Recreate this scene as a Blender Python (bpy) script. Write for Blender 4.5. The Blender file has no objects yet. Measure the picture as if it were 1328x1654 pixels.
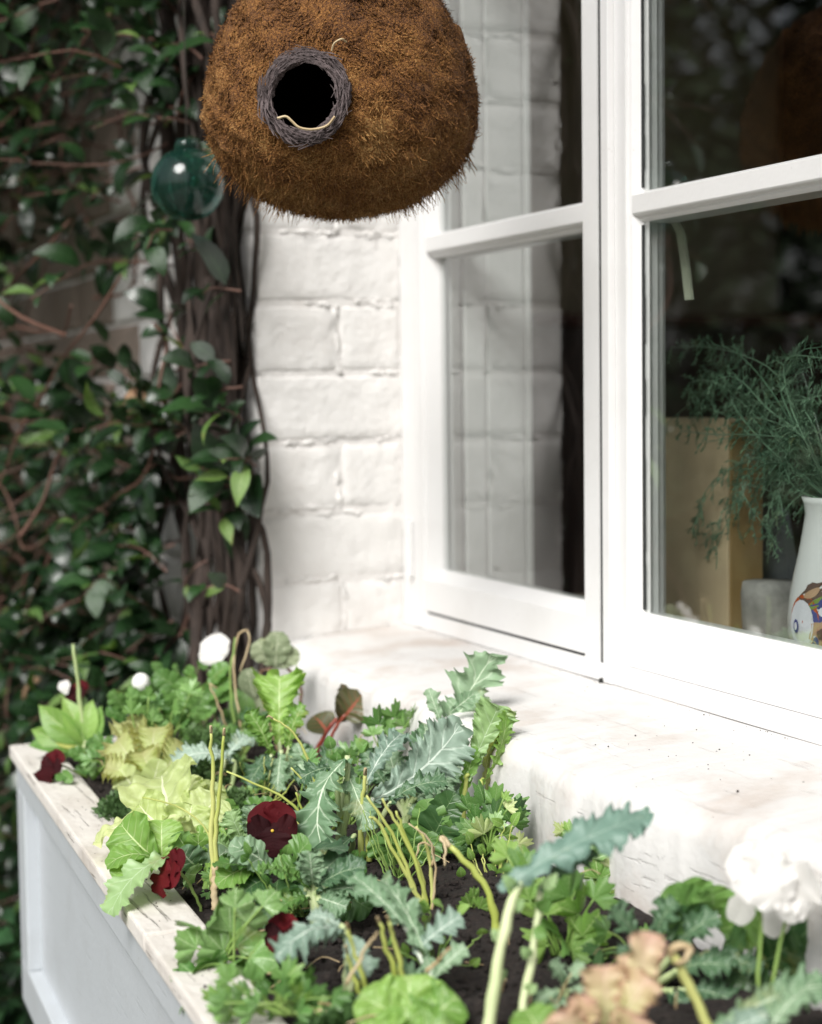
import bpy, math, random
import numpy as np
from mathutils import Vector, Matrix

scn = bpy.context.scene
COL = scn.collection
R = math.radians

# ------------------------------------------------------------------ camera
YAW, PITCH, ROLL = .4079, .0684, .0124
CAM = Vector((2.0533, -.8753, .3115))
FPX, CX, CY = 2841.2, 664.0, 827.0            # focal length in pixels of a 1654 px tall frame
_d = Vector((-math.cos(YAW), math.sin(YAW), 0)); _r = Vector((math.sin(YAW), math.cos(YAW), 0))
FW = _d*math.cos(PITCH) + Vector((0, 0, -math.sin(PITCH)))
_u = _d*math.sin(PITCH) + Vector((0, 0, math.cos(PITCH)))
RT = _r*math.cos(ROLL) - _u*math.sin(ROLL)
UP = _u*math.cos(ROLL) + _r*math.sin(ROLL)
cd = bpy.data.cameras.new('camera'); cam = bpy.data.objects.new('camera', cd); COL.objects.link(cam)
m = Matrix.Identity(4)
for i in range(3):
    m[i][0] = RT[i]; m[i][1] = UP[i]; m[i][2] = -FW[i]; m[i][3] = CAM[i]
cam.matrix_world = m
cd.sensor_fit = 'VERTICAL'; cd.sensor_height = 36; cd.lens = 36*FPX/1654
cd.clip_start = .05; cd.clip_end = 500
cd.dof.use_dof = True; cd.dof.focus_distance = 1.50; cd.dof.aperture_fstop = 4.4
scn.camera = cam

# ------------------------------------------------------------------ light
w = bpy.data.worlds.new('World'); scn.world = w; w.use_nodes = True
nt = w.node_tree; nt.nodes.clear()
out = nt.nodes.new('ShaderNodeOutputWorld'); bg = nt.nodes.new('ShaderNodeBackground')
sky = nt.nodes.new('ShaderNodeTexSky'); sky.sky_type = 'NISHITA'; sky.sun_disc = False
SUN_EL, SUN_AZ = R(44), R(138)
sky.sun_elevation = SUN_EL; sky.sun_rotation = SUN_AZ
sky.air_density = 1.0; sky.dust_density = 3.0; sky.ozone_density = 1.0
hs = nt.nodes.new('ShaderNodeHueSaturation'); hs.inputs['Saturation'].default_value = .30
nt.links.new(sky.outputs[0], hs.inputs['Color']); nt.links.new(hs.outputs[0], bg.inputs[0])
nt.links.new(bg.outputs[0], out.inputs[0]); bg.inputs[1].default_value = .072
sl = bpy.data.lights.new('sun', 'SUN'); sl.energy = 2.9; sl.angle = R(30); sl.color = (1, .98, .95)
so = bpy.data.objects.new('sun', sl); COL.objects.link(so)
sd = Vector((math.sin(SUN_AZ)*math.cos(SUN_EL), math.cos(SUN_AZ)*math.cos(SUN_EL), math.sin(SUN_EL)))
so.rotation_euler = sd.to_track_quat('Z', 'Y').to_euler(); so.location = (0, -3, 6)
scn.view_settings.view_transform = 'Standard'; scn.view_settings.look = 'None'
scn.view_settings.gamma = 1; scn.view_settings.use_curve_mapping = False
scn.view_settings.exposure = .72
scn.render.engine = 'CYCLES'
scn.cycles.use_denoising = True
scn.cycles.max_bounces = 8; scn.cycles.transparent_max_bounces = 16
scn.cycles.caustics_reflective = False; scn.cycles.caustics_refractive = False

# ------------------------------------------------------------------ helpers
def at(px, py, t):                             # point seen at pixel (px,py) at depth t metres
    return CAM + t*(FW + (px-CX)/FPX*RT - (py-CY)/FPX*UP)
def on_z(px, py, z):
    r = FW + (px-CX)/FPX*RT - (py-CY)/FPX*UP
    return CAM + r*((z-CAM.z)/r.z)
def on_y(px, py, y):
    r = FW + (px-CX)/FPX*RT - (py-CY)/FPX*UP
    return CAM + r*((y-CAM.y)/r.y)
def depth(p): return (Vector(p)-CAM).dot(FW)
def pix(p):
    v = Vector(p)-CAM; t = v.dot(FW)
    return CX+FPX*v.dot(RT)/t, CY-FPX*v.dot(UP)/t, t

class MB:                                      # mesh collector
    def __init__(s): s.v = []; s.f = []; s.n = 0; s.uv = []
    def add(s, v, f):
        v = [tuple(p) for p in v]
        s.v += v; s.f += [tuple(i+s.n for i in q) for q in f]; s.n += len(v); return s
    def box(s, a, b, jit=0, rng=random):
        (x0, y0, z0), (x1, y1, z1) = a, b
        vs = [(x, y, z) for z in (z0, z1) for y in (y0, y1) for x in (x0, x1)]
        if jit: vs = [tuple(c+rng.uniform(-jit, jit) for c in p) for p in vs]
        return s.add(vs, [(0, 2, 3, 1), (4, 5, 7, 6), (0, 1, 5, 4), (2, 6, 7, 3), (0, 4, 6, 2), (1, 3, 7, 5)])
    def tube(s, pts, rad, n=6, cap=True):
        pts = [Vector(p) for p in pts]; k = len(pts)
        if not hasattr(rad, '__len__'): rad = [rad]*k
        ref = Vector((.31, .17, .93)).normalized(); vs = []
        prev = None
        for i, p in enumerate(pts):
            tg = (pts[min(i+1, k-1)]-pts[max(i-1, 0)])
            tg = tg.normalized() if tg.length > 1e-9 else Vector((0, 0, 1))
            if prev is None:
                a = tg.cross(ref)
                if a.length < 1e-3: a = tg.cross(Vector((1, 0, 0)))
            else: a = prev - tg*prev.dot(tg)
            a.normalize(); prev = a; b = tg.cross(a)
            for j in range(n):
                th = 2*math.pi*j/n; vs.append(p+rad[i]*(math.cos(th)*a+math.sin(th)*b))
        fs = [(i*n+j, i*n+(j+1) % n, (i+1)*n+(j+1) % n, (i+1)*n+j) for i in range(k-1) for j in range(n)]
        if cap: fs += [tuple(range(n-1, -1, -1)), tuple(range((k-1)*n, k*n))]
        return s.add(vs, fs)
    def sweep_y(s, prof, y0, y1): return s.prism([(x, y0, z) for x, z in prof], (0, y1-y0, 0))
    def prism(s, pts, d):
        n = len(pts); d = Vector(d)
        vs = [Vector(p) for p in pts]; vs = vs+[p+d for p in vs]
        return s.add(vs, [tuple(range(n-1, -1, -1)), tuple(range(n, 2*n))]+[(i, (i+1) % n, n+(i+1) % n, n+i) for i in range(n)])
    def lathe(s, prof, n=32, c=(0, 0, 0)):
        vs = [(c[0]+r*math.cos(2*math.pi*j/n), c[1]+r*math.sin(2*math.pi*j/n), c[2]+z) for r, z in prof for j in range(n)]
        fs = [(i*n+j, i*n+(j+1) % n, (i+1)*n+(j+1) % n, (i+1)*n+j) for i in range(len(prof)-1) for j in range(n)]
        return s.add(vs, fs)
    def mesh(s, name, mat, smooth=False, bevel=0):
        me = bpy.data.meshes.new(name); me.from_pydata(s.v, [], s.f)
        if mat: me.materials.append(mat)
        import bmesh
        bm = bmesh.new(); bm.from_mesh(me)
        bmesh.ops.recalc_face_normals(bm, faces=bm.faces)
        if bevel: bmesh.ops.bevel(bm, geom=list(bm.edges), offset=bevel, segments=2, affect='EDGES', profile=.6)
        bm.to_mesh(me); bm.free()
        if smooth: me.shade_smooth()
        return me
    def build(s, name, mat, parent=None, smooth=False, bevel=0):
        return link(name, s.mesh(name, mat, smooth, bevel), parent)

def link(name, me, parent=None):
    o = bpy.data.objects.new(name, me); COL.objects.link(o)
    if parent: attach(o, parent)
    return o
def wpos(o): return o['_p'] if '_p' in o else None
ORIG = {}
def attach(o, parent, mat=None):               # world matrix kept: things are unrotated empties / meshes
    o.parent = parent
    p = ORIG.get(parent.name, Vector((0, 0, 0)))
    o.matrix_basis = Matrix.Translation(-p) @ (mat if mat else o.matrix_basis)
    ORIG[o.name] = Vector((0, 0, 0)) if mat is None else Vector((0, 0, 0))
def tag(o, label=None, cat=None, group=None, kind=None):
    if label: o['label'] = label
    if cat: o['category'] = cat
    if group: o['group'] = group
    if kind: o['kind'] = kind
    return o
def thing(name, loc, label, cat, group=None):
    o = bpy.data.objects.new(name, None); COL.objects.link(o); o.location = loc
    o.empty_display_size = .02
    ORIG[o.name] = Vector(loc)
    return tag(o, label, cat, group)

# ------------------------------------------------------------------ materials
def nmat(name):
    m_ = bpy.data.materials.new(name); m_.use_nodes = True
    t = m_.node_tree; t.nodes.clear()
    o = t.nodes.new('ShaderNodeOutputMaterial'); p = t.nodes.new('ShaderNodeBsdfPrincipled')
    t.links.new(p.outputs[0], o.inputs[0])
    return m_, t, p, o
def ramp(t, src, stops):
    r = t.nodes.new('ShaderNodeValToRGB'); e = r.color_ramp.elements
    while len(e) > 1: e.remove(e[0])
    e[0].position = stops[0][0]; e[0].color = (*stops[0][1], 1)
    for p, c in stops[1:]:
        q = e.new(p); q.color = (*c, 1)
    t.links.new(src, r.inputs[0]); return r.outputs[0]
def noise(t, scale, detail=4, rough=.55, coord='Object', vec=None, stretch=None):
    n = t.nodes.new('ShaderNodeTexNoise'); n.inputs['Scale'].default_value = scale
    n.inputs['Detail'].default_value = detail; n.inputs['Roughness'].default_value = rough
    if vec is None:
        c = t.nodes.new('ShaderNodeTexCoord'); vec = c.outputs[coord]
    if stretch:
        mp = t.nodes.new('ShaderNodeMapping'); mp.inputs['Scale'].default_value = stretch
        t.links.new(vec, mp.inputs[0]); vec = mp.outputs[0]
    t.links.new(vec, n.inputs['Vector']); return n.outputs[0]
def math_(t, op, a, b=None, c=None):
    n = t.nodes.new('ShaderNodeMath'); n.operation = op
    for i, x in enumerate((a, b, c)):
        if x is None: continue
        if hasattr(x, 'links'): t.links.new(x, n.inputs[i])
        else: n.inputs[i].default_value = x
    return n.outputs[0]
def mixc(t, f, a, b, mode='MIX'):
    n = t.nodes.new('ShaderNodeMix'); n.data_type = 'RGBA'; n.blend_type = mode
    for i, x in ((0, f), (6, a), (7, b)):
        if hasattr(x, 'links'): t.links.new(x, n.inputs[i])
        elif i == 0: n.inputs[0].default_value = x
        else: n.inputs[i].default_value = (*x, 1)
    return n.outputs[2]
def bump(t, p, h, strength=.3, dist=.002):
    b = t.nodes.new('ShaderNodeBump'); b.inputs['Strength'].default_value = strength
    b.inputs['Distance'].default_value = dist
    t.links.new(h, b.inputs['Height']); t.links.new(b.outputs[0], p.inputs['Normal'])
def wpos_coord(t):
    g = t.nodes.new('ShaderNodeNewGeometry'); return g.outputs['Position']

def m_paint(name, col, dirt=(.30, .24, .18), amount=.25, rough=.45, bstr=.25, sc=1.0, specks=.0, lump=0, grain=0, edge_dirt=0):
    m_, t, p, o = nmat(name); v = wpos_coord(t)
    big = noise(t, 9*sc, 5, .6, vec=v); fine = noise(t, 120*sc, 4, .6, vec=v)
    c = mixc(t, math_(t, 'MULTIPLY', ramp(t, big, [(.5, (0, 0, 0)), (.78, (1, 1, 1))]), amount), col, dirt)
    if specks:
        vo = t.nodes.new('ShaderNodeTexVoronoi'); vo.inputs['Scale'].default_value = 75; t.links.new(v, vo.inputs['Vector'])
        sp = ramp(t, vo.outputs['Distance'], [(.06, (1, 1, 1)), (.12, (0, 0, 0))])
        gate = ramp(t, noise(t, 5, 3, .6, vec=v), [(.55, (0, 0, 0)), (.66, (1, 1, 1))])
        c = mixc(t, math_(t, 'MULTIPLY', math_(t, 'MULTIPLY', sp, gate), specks), c, (.12, .07, .05))
    hgt = math_(t, 'ADD', fine, math_(t, 'MULTIPLY', big, 3.0))
    if lump: hgt = math_(t, 'ADD', hgt, math_(t, 'MULTIPLY', noise(t, 34, 3, .55, vec=v), 4.0))
    if grain:                                     # long cracks and grain running with the board
        g1 = noise(t, 1.0, 5, .62, vec=v, stretch=(7, 150, 150)); g2 = noise(t, 1.0, 3, .6, vec=v, stretch=(16, 60, 60))
        ck = ramp(t, g1, [(.615, (0, 0, 0)), (.66, (1, 1, 1))]); st = ramp(t, g2, [(.45, (0, 0, 0)), (.75, (1, 1, 1))])
        c = mixc(t, math_(t, 'MULTIPLY', st, grain*.45), c, dirt); c = mixc(t, math_(t, 'MULTIPLY', ck, grain*.75), c, tuple(x_*.5 for x_ in dirt))
        hgt = math_(t, 'SUBTRACT', hgt, math_(t, 'MULTIPLY', ck, 2.5))
    t.links.new(c, p.inputs['Base Color']); p.inputs['Roughness'].default_value = rough
    bump(t, p, hgt, bstr, .0015)
    return m_
def m_plain(name, col, rough=.6, var=.3, scale=30, bstr=.2, metal=0, stretch=None):
    m_, t, p, o = nmat(name)
    n = noise(t, scale, 5, .6, vec=wpos_coord(t), stretch=stretch)
    d = tuple(c*(1-var) for c in col); l = tuple(min(1, c*(1+var)) for c in col)
    t.links.new(ramp(t, n, [(.3, d), (.7, l)]), p.inputs['Base Color'])
    p.inputs['Roughness'].default_value = rough; p.inputs['Metallic'].default_value = metal
    bump(t, p, n, bstr, .002); return m_
def m_leaf(name, a, b, vein, nveins=7, rough=.36, trans=.25, edge=None, veinw=.055, sidev=.5, mottled=.0, tcol=None, spec=.5, pucker=.5, lift=1.22):
    if lift != 1:
        def lf(c_):
            g_ = sum(c_)/3; return tuple(min(.85, lift*(x_*.88+g_*.12)) for x_ in c_)
        a, b, vein = lf(a), lf(b), lf(vein)
    m_, t, p, o = nmat(name)
    uv = t.nodes.new('ShaderNodeUVMap'); sx = t.nodes.new('ShaderNodeSeparateXYZ'); t.links.new(uv.outputs[0], sx.inputs[0])
    c = math_(t, 'ABSOLUTE', math_(t, 'MULTIPLY_ADD', sx.outputs[0], 2.0, -1.0)); s = sx.outputs[1]
    oi = t.nodes.new('ShaderNodeObjectInfo')
    n = noise(t, 45, 4, .6, coord='Object'); n2 = noise(t, 9, 3, .5, vec=wpos_coord(t))
    f = math_(t, 'ADD', math_(t, 'MULTIPLY', n, .5), math_(t, 'ADD', math_(t, 'MULTIPLY', n2, .45), math_(t, 'MULTIPLY_ADD', oi.outputs['Random'], .5, -.22)))
    base = ramp(t, f, [(.25, a), (.78, b)])
    mid = math_(t, 'LESS_THAN', c, math_(t, 'MULTIPLY_ADD', s, -veinw*.75, veinw))
    # side veins, running outward and towards the tip
    ph = math_(t, 'MULTIPLY', math_(t, 'SUBTRACT', s, math_(t, 'MULTIPLY', c, .16)), nveins)
    tri = math_(t, 'ABSOLUTE', math_(t, 'SUBTRACT', math_(t, 'FRACT', ph), .5))
    sv = ramp(t, tri, [(0.0, (1, 1, 1)), (.05, (.6, .6, .6)), (.11, (0, 0, 0))])
    sv = math_(t, 'MULTIPLY', math_(t, 'MULTIPLY', sv, sidev), math_(t, 'SUBTRACT', 1.0, c))
    base = mixc(t, sv, base, vein); base = mixc(t, mid, base, vein)
    if edge:
        ed = ramp(t, math_(t, 'ADD', c, math_(t, 'MULTIPLY_ADD', n, .6, -.3)), [(.55, (0, 0, 0)), (.95, (1, 1, 1))])
        tip = ramp(t, math_(t, 'ADD', s, math_(t, 'MULTIPLY_ADD', n, .5, -.25)), [(.5, (0, 0, 0)), (1.0, (1, 1, 1))])
        base = mixc(t, math_(t, 'MULTIPLY', math_(t, 'MAXIMUM', ed, tip), .9), base, edge)
    if mottled:
        base = mixc(t, math_(t, 'MULTIPLY', ramp(t, noise(t, 160, 3, .7), [(.55, (0, 0, 0)), (.7, (1, 1, 1))]), mottled), base, vein)
    if lift != 1:
        bl = ramp(t, noise(t, 26, 5, .65, vec=wpos_coord(t)), [(.60, (0, 0, 0)), (.70, (1, 1, 1))])
        base = mixc(t, math_(t, 'MULTIPLY', bl, .42), base, (.30, .27, .08))
    t.links.new(base, p.inputs['Base Color']); p.inputs['Roughness'].default_value = rough
    p.inputs['Specular IOR Level'].default_value = spec
    h = math_(t, 'ADD', math_(t, 'MULTIPLY', sv, -1.2), math_(t, 'MULTIPLY', noise(t, 150, 3, .6), pucker))
    bump(t, p, h, .45, .0015)
    tr = t.nodes.new('ShaderNodeBsdfTranslucent')
    hsn = t.nodes.new('ShaderNodeHueSaturation'); hsn.inputs['Saturation'].default_value = 1.15; hsn.inputs['Value'].default_value = 1.5
    hsn.inputs['Hue'].default_value = .485
    t.links.new(base, hsn.inputs['Color']); t.links.new(hsn.outputs[0], tr.inputs[0])
    mx = t.nodes.new('ShaderNodeMixShader'); mx.inputs[0].default_value = trans
    t.links.new(p.outputs[0], mx.inputs[1]); t.links.new(tr.outputs[0], mx.inputs[2]); t.links.new(mx.outputs[0], o.inputs[0])
    return m_
def m_stem(name, a, b, rough=.5, scale=14):
    m_, t, p, o = nmat(name)
    oi = t.nodes.new('ShaderNodeObjectInfo')
    f = math_(t, 'ADD', noise(t, scale, 3, .5, vec=wpos_coord(t)), math_(t, 'MULTIPLY_ADD', oi.outputs['Random'], .3, -.15))
    t.links.new(ramp(t, f, [(.35, a), (.65, b)]), p.inputs['Base Color']); p.inputs['Roughness'].default_value = rough
    return m_

WHITE = m_paint('white_gloss_paint', (.74, .735, .73), dirt=(.45, .42, .38), amount=.18, rough=.38, bstr=.25, specks=.22)
BRICKP = m_paint('painted_brick', (.75, .735, .715), dirt=(.45, .38, .33), amount=.20, rough=.6, bstr=.7, specks=.25, lump=1)
MORTARP = m_paint('painted_mortar', (.74, .72, .70), dirt=(.45, .38, .33), amount=.3, rough=.75, bstr=.8, lump=1)
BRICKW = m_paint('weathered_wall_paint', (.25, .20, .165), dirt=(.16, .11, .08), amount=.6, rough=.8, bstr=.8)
SILLP = m_paint('sill_paint', (.645, .635, .62), dirt=(.40, .30, .23), amount=.75, rough=.6, bstr=.42, specks=.55, grain=.12)
BOXP = m_paint('planter_paint', (.47, .50, .525), dirt=(.33, .34, .34), amount=.4, rough=.42, bstr=.25, specks=.35, grain=.10)
RIMP = m_paint('rim_paint', (.66, .63, .585), dirt=(.30, .24, .19), amount=.55, rough=.75, bstr=.8, specks=.9, grain=.6)
DARK = m_plain('dark_gap', (.02, .02, .018), .9, .3)
PUTTY_SHADE = m_plain('putty_and_gap_shade', (.025, .028, .027), .7, .5, 300)  # black for the putty line and for painted shade in the gaps

# ------------------------------------------------------------------ ground and garden
GZ = -.95
gm, t, p, o = nmat('garden_ground')
v = wpos_coord(t); n1 = noise(t, 1.2, 6, .6, vec=v); n2 = noise(t, 40, 5, .7, vec=v)
t.links.new(mixc(t, ramp(t, n1, [(.42, (0, 0, 0)), (.6, (1, 1, 1))]), ramp(t, n2, [(.3, (.03, .022, .014)), (.7, (.08, .06, .04))]),
     ramp(t, n2, [(.3, (.03, .06, .015)), (.7, (.07, .11, .03))])), p.inputs['Base Color'])
p.inputs['Roughness'].default_value = .95; bump(t, p, n2, .6, .02)
b = MB(); b.add([(-150, -150, GZ), (150, -150, GZ), (150, 150, GZ), (-150, 150, GZ)], [(0, 1, 2, 3)])
tag(b.build('ground', gm), kind='structure')
PAVE = m_plain('paving', (.22, .2, .18), .85, .25, 8, .5)
b = MB(); b.add([(-.4, -3.2, GZ+.004), (6, -3.2, GZ+.004), (6, -.75, GZ+.004), (-.4, -.75, GZ+.004)], [(0, 1, 2, 3)])
tag(b.build('paving', PAVE), kind='structure')

# ------------------------------------------------------------------ house wall
WX0, WX1, WY, WI = -3.0, 1.53, -.19, .150       # outer face WY, inner face WI; opening 0..WX1
OZ0, OZ1 = .0, 1.40
wall = thing('brick_wall', (-1, 0, GZ), 'white painted brick house wall around the window, vine at its left end', 'wall')
b = MB()
b.box((WX0, WY+.0012, GZ), (-.0008, WI, 2.1)); b.box((WX1+.004, WY+.004, GZ), (4.6, WI, 2.1))
b.box((-.004, WY+.006, GZ), (WX1+.004, WI, -.12)); b.box((-.004, WY+.004, OZ1+.01), (WX1+.004, WI, 2.1))
b.build('mortar', MORTARP, wall)
brng = random.Random(4)
BW, BH, CO = .23, .0785, .086
def brick_mesh(name, L, D, H, mat, seed):
    rg = np.random.default_rng(seed); import bmesh
    bm = bmesh.new(); bmesh.ops.create_cube(bm, size=1)
    for v_ in bm.verts: v_.co = (v_.co.x*L, v_.co.y*D, v_.co.z*H)
    bmesh.ops.bevel(bm, geom=list(bm.edges), offset=.0035, segments=2, affect='EDGES', profile=.5)
    bmesh.ops.subdivide_edges(bm, edges=[e_ for e_ in bm.edges if e_.calc_length() > .05], cuts=5, use_grid_fill=True)
    for v_ in bm.verts: v_.co += Vector(rg.normal(0, .00055, 3))
    me = bpy.data.meshes.new(name); bm.to_mesh(me); bm.free(); me.materials.append(mat); me.shade_smooth(); return me
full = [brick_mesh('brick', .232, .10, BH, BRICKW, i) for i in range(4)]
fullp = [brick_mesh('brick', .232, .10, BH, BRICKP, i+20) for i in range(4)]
corner_a = [brick_mesh('brick', 0.215, .1935, BH, BRICKP, i+40) for i in range(3)]      # whole reveal width
corner_b = [brick_mesh('brick', .30, .107, BH, BRICKP, i+50) for i in range(3)]
corner_c = [brick_mesh('brick', .18, .079, BH, BRICKP, i+60) for i in range(3)]
def put(me, x, y, z):
    o = link('brick', me); o.location = (x, y, z); o.rotation_euler = (0, brng.uniform(-.008, .008), brng.uniform(-.006, .006)); attach(o, wall)
far_b = MB()
for k in range(-11, 24):
    z = -.008+CO*k+CO/2
    seen = -.45 < z < 1.15
    even = (k % 2 == 1)
    pr = brng.uniform(.0, .0014)
    if z > -.02:
        if even:
            put(brng.choice(corner_a), -.1075+pr, WY+.0965-pr*.8, z); xe = -.215
        else:
            put(brng.choice(corner_b), -.15+pr, WY+.0535-pr, z); put(brng.choice(corner_c), -.09+pr*.6, -.0415, z); xe = -.30
    else: xe = -.02 if even else -.14
    x = xe-.01
    while x > -2.95:
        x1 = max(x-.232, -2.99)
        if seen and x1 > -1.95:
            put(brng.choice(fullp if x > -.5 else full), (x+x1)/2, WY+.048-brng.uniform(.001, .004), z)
        else: far_b.box((x1, WY-.002, z-BH/2), (x, WY+.02, z+BH/2), .001, brng)
        x = x1-.010
    x = WX1
    x0 = x + (.0 if even else .0)
    while x0 < 4.5:
        x1 = min(x0+(.232 if x0 > WX1 or even else .11), 4.59)
        far_b.box((x0, WY-.002, z-BH/2), (x1, WY+.02, z+BH/2), .001, brng); x0 = x1+.01
    if z-BH/2 > OZ1:
        x0 = .0
        while x0 < WX1-.02:
            x1 = min(x0+.232, WX1-.01); far_b.box((x0, WY-.002, z-BH/2), (x1, WY+.02, z+BH/2), .001, brng); x0 = x1+.01
    if z+BH/2 < -.13:
        x0 = .0
        while x0 < WX1-.02:
            x1 = min(x0+.232, WX1-.01); far_b.box((x0, WY-.001, z-BH/2), (x1, WY+.02, z+BH/2), .001, brng); x0 = x1+.01
ridge = MB()                                      # lumps and smears of old paint and mortar along the reveal joints
def smear(y0, z0, y1, z1):
    n_ = 12; k = brng.uniform(0, 6)
    pts = [(-.0012+.0016*abs(math.sin(i*.9+k))*brng.uniform(.3, 1.2), y0+(y1-y0)*i/n_+brng.gauss(0, .0012), z0+(z1-z0)*i/n_+brng.gauss(0, .0016)) for i in range(n_+1)]
    ridge.tube(pts, [.0008+.0024*abs(math.sin(i*.55+k))**1.5*(.4+brng.random()) for i in range(n_+1)], 6)
for k in range(0, 14):
    z = -.008+CO*k
    for j in range(3):
        y0 = brng.uniform(-.185, -.02); smear(y0, z+brng.gauss(0, .002), min(y0+brng.uniform(.03, .09), -.004), z+brng.gauss(0, .003))
    if k % 2 == 0:
        z1 = z+CO*brng.uniform(.5, 1); smear(-.084+brng.gauss(0, .003), z, -.084+brng.gauss(0, .004), z1)
        if brng.random() < .6: smear(-.078, z1-.02, -.095+brng.gauss(0, .006), z1+.004)
    smear(-.187, z, -.187, z+CO*brng.uniform(.4, 1))
ridge.build('paint_ridge', BRICKP, wall, smooth=True)['kind'] = 'stuff'
tag(far_b.build('brick_courses', BRICKP, wall), kind='stuff')

# sill: a thick painted slab with a worn, rounded front edge
nx, prof = 420, []
srn = np.random.default_rng(33); SN = [np.convolve(srn.normal(0, 1, 440), np.ones(k_)/k_**.5, 'same') for k_ in (3, 5, 9)]
def sill_profile(x, rg):
    wob = .004*math.sin(x*7.3)+.003*math.sin(x*19+1)+.0022*math.sin(x*47)
    wz = .0022*math.sin(x*11+2)+.0015*math.sin(x*31)
    i_ = int(round(x/WX1*420)); wob += .0003*SN[0][i_]+.0004*SN[2][i_]; wz += .0003*SN[1][i_]+.0006*SN[2][i_+7]
    e = WY+wob
    return [(.02, .016), (-.03, .0145+.001*math.sin(x*23)), (-.08, .011+wz*.4), (-.13, .0065+wz*.6), (e+.022, .002+wz), (e+.010, -.0015+wz), (e+.003, -.009+wz),
            (e, -.02), (e+.002*math.sin(x*13), -.05), (e-.001, -.09), (e, -.13), (.02, -.13)]
vs, fs = [], []
for i in range(nx+1):
    x = WX1*i/nx
    vs += [(x, y, z) for y, z in sill_profile(x, None)]
n_ = 12
for i in range(nx):
    for j in range(n_-1): fs.append((i*n_+j, (i+1)*n_+j, (i+1)*n_+j+1, i*n_+j+1))
fs += [tuple(range(n_)), tuple(range(nx*n_+n_-1, nx*n_-1, -1))]
tag(MB().add(vs, fs).build('window_sill', SILLP, None, smooth=True), kind='structure')

# unseen roof over the room, added to block sky light; eaves deepened for shade
roof = thing('unseen_roof', (0, .5, 2.1), 'unseen boarded roof added above the window, eaves deepened for shade', 'roof')
SOF = m_paint('soffit_paint', (.6, .58, .55), amount=.2)
b = MB(); b.box((-3.2, -.80, 2.10), (4.8, 3.6, 2.14)); b.build('soffit', SOF, roof)
b = MB(); b.prism([(-3.3, -.9, 2.142), (-3.3, 3.8, 2.142), (-3.3, 1.6, 3.1)], (8.2, 0, 0)); b.build('tiles', m_plain('roof_tile', (.2, .1, .07), .8, .3, 12), roof)

# ------------------------------------------------------------------ window
win = thing('window', (.75, 0, .016), 'white painted timber casement window with small panes', 'window')
FZ = .016; GB, B0, B1, GT = .091, .473, .503, 1.29
GY = .020
b = MB()
b.box((0, 0, FZ), (.034, .12, OZ1)); b.box((WX1-.034, 0, FZ), (WX1, .12, OZ1))
b.box((.034, .0007, FZ), (WX1-.034, .12, .0365)); b.box((.034, .0007, 1.36), (WX1-.034, .12, OZ1))
for xa_, ya_, yb_ in ((.072, .057, .084), (.0695, .084, .088), (.073, .088, .138), (.0705, .138, .1405), (.075, .1405, .149)):
    b.box((.0345, ya_, FZ+.04), (xa_, yb_-.0004, OZ1-.001))
b.box((.0, .1205, FZ), (.0345, .149, OZ1)); b.box((.08, .1205, OZ1-.06), (WX1, .149, OZ1))
b.build('window_frame', WHITE, win, bevel=.0016)
gl, t, p, o = nmat('window_glass')
ge = t.nodes.new('ShaderNodeNewGeometry')
dt = t.nodes.new('ShaderNodeVectorMath'); dt.operation = 'DOT_PRODUCT'
t.links.new(ge.outputs['Incoming'], dt.inputs[0]); t.links.new(ge.outputs['Normal'], dt.inputs[1])
sch = math_(t, 'POWER', math_(t, 'SUBTRACT', 1.0, math_(t, 'ABSOLUTE', dt.outputs['Value'])), 5.0)
fac = math_(t, 'MULTIPLY', math_(t, 'MULTIPLY_ADD', sch, .74, .26), math_(t, 'SUBTRACT', 1.0, ge.outputs['Backfacing']))
gs = t.nodes.new('ShaderNodeBsdfGlossy'); gs.inputs['Roughness'].default_value = .0
tb = t.nodes.new('ShaderNodeBsdfTransparent'); tb.inputs[0].default_value = (.93, .95, .94, 1)
mx = t.nodes.new('ShaderNodeMixShader'); t.links.new(fac, mx.inputs[0]); t.links.new(tb.outputs[0], mx.inputs[1]); t.links.new(gs.outputs[0], mx.inputs[2])
t.links.new(mx.outputs[0], o.inputs[0]); GLASS = gl

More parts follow.
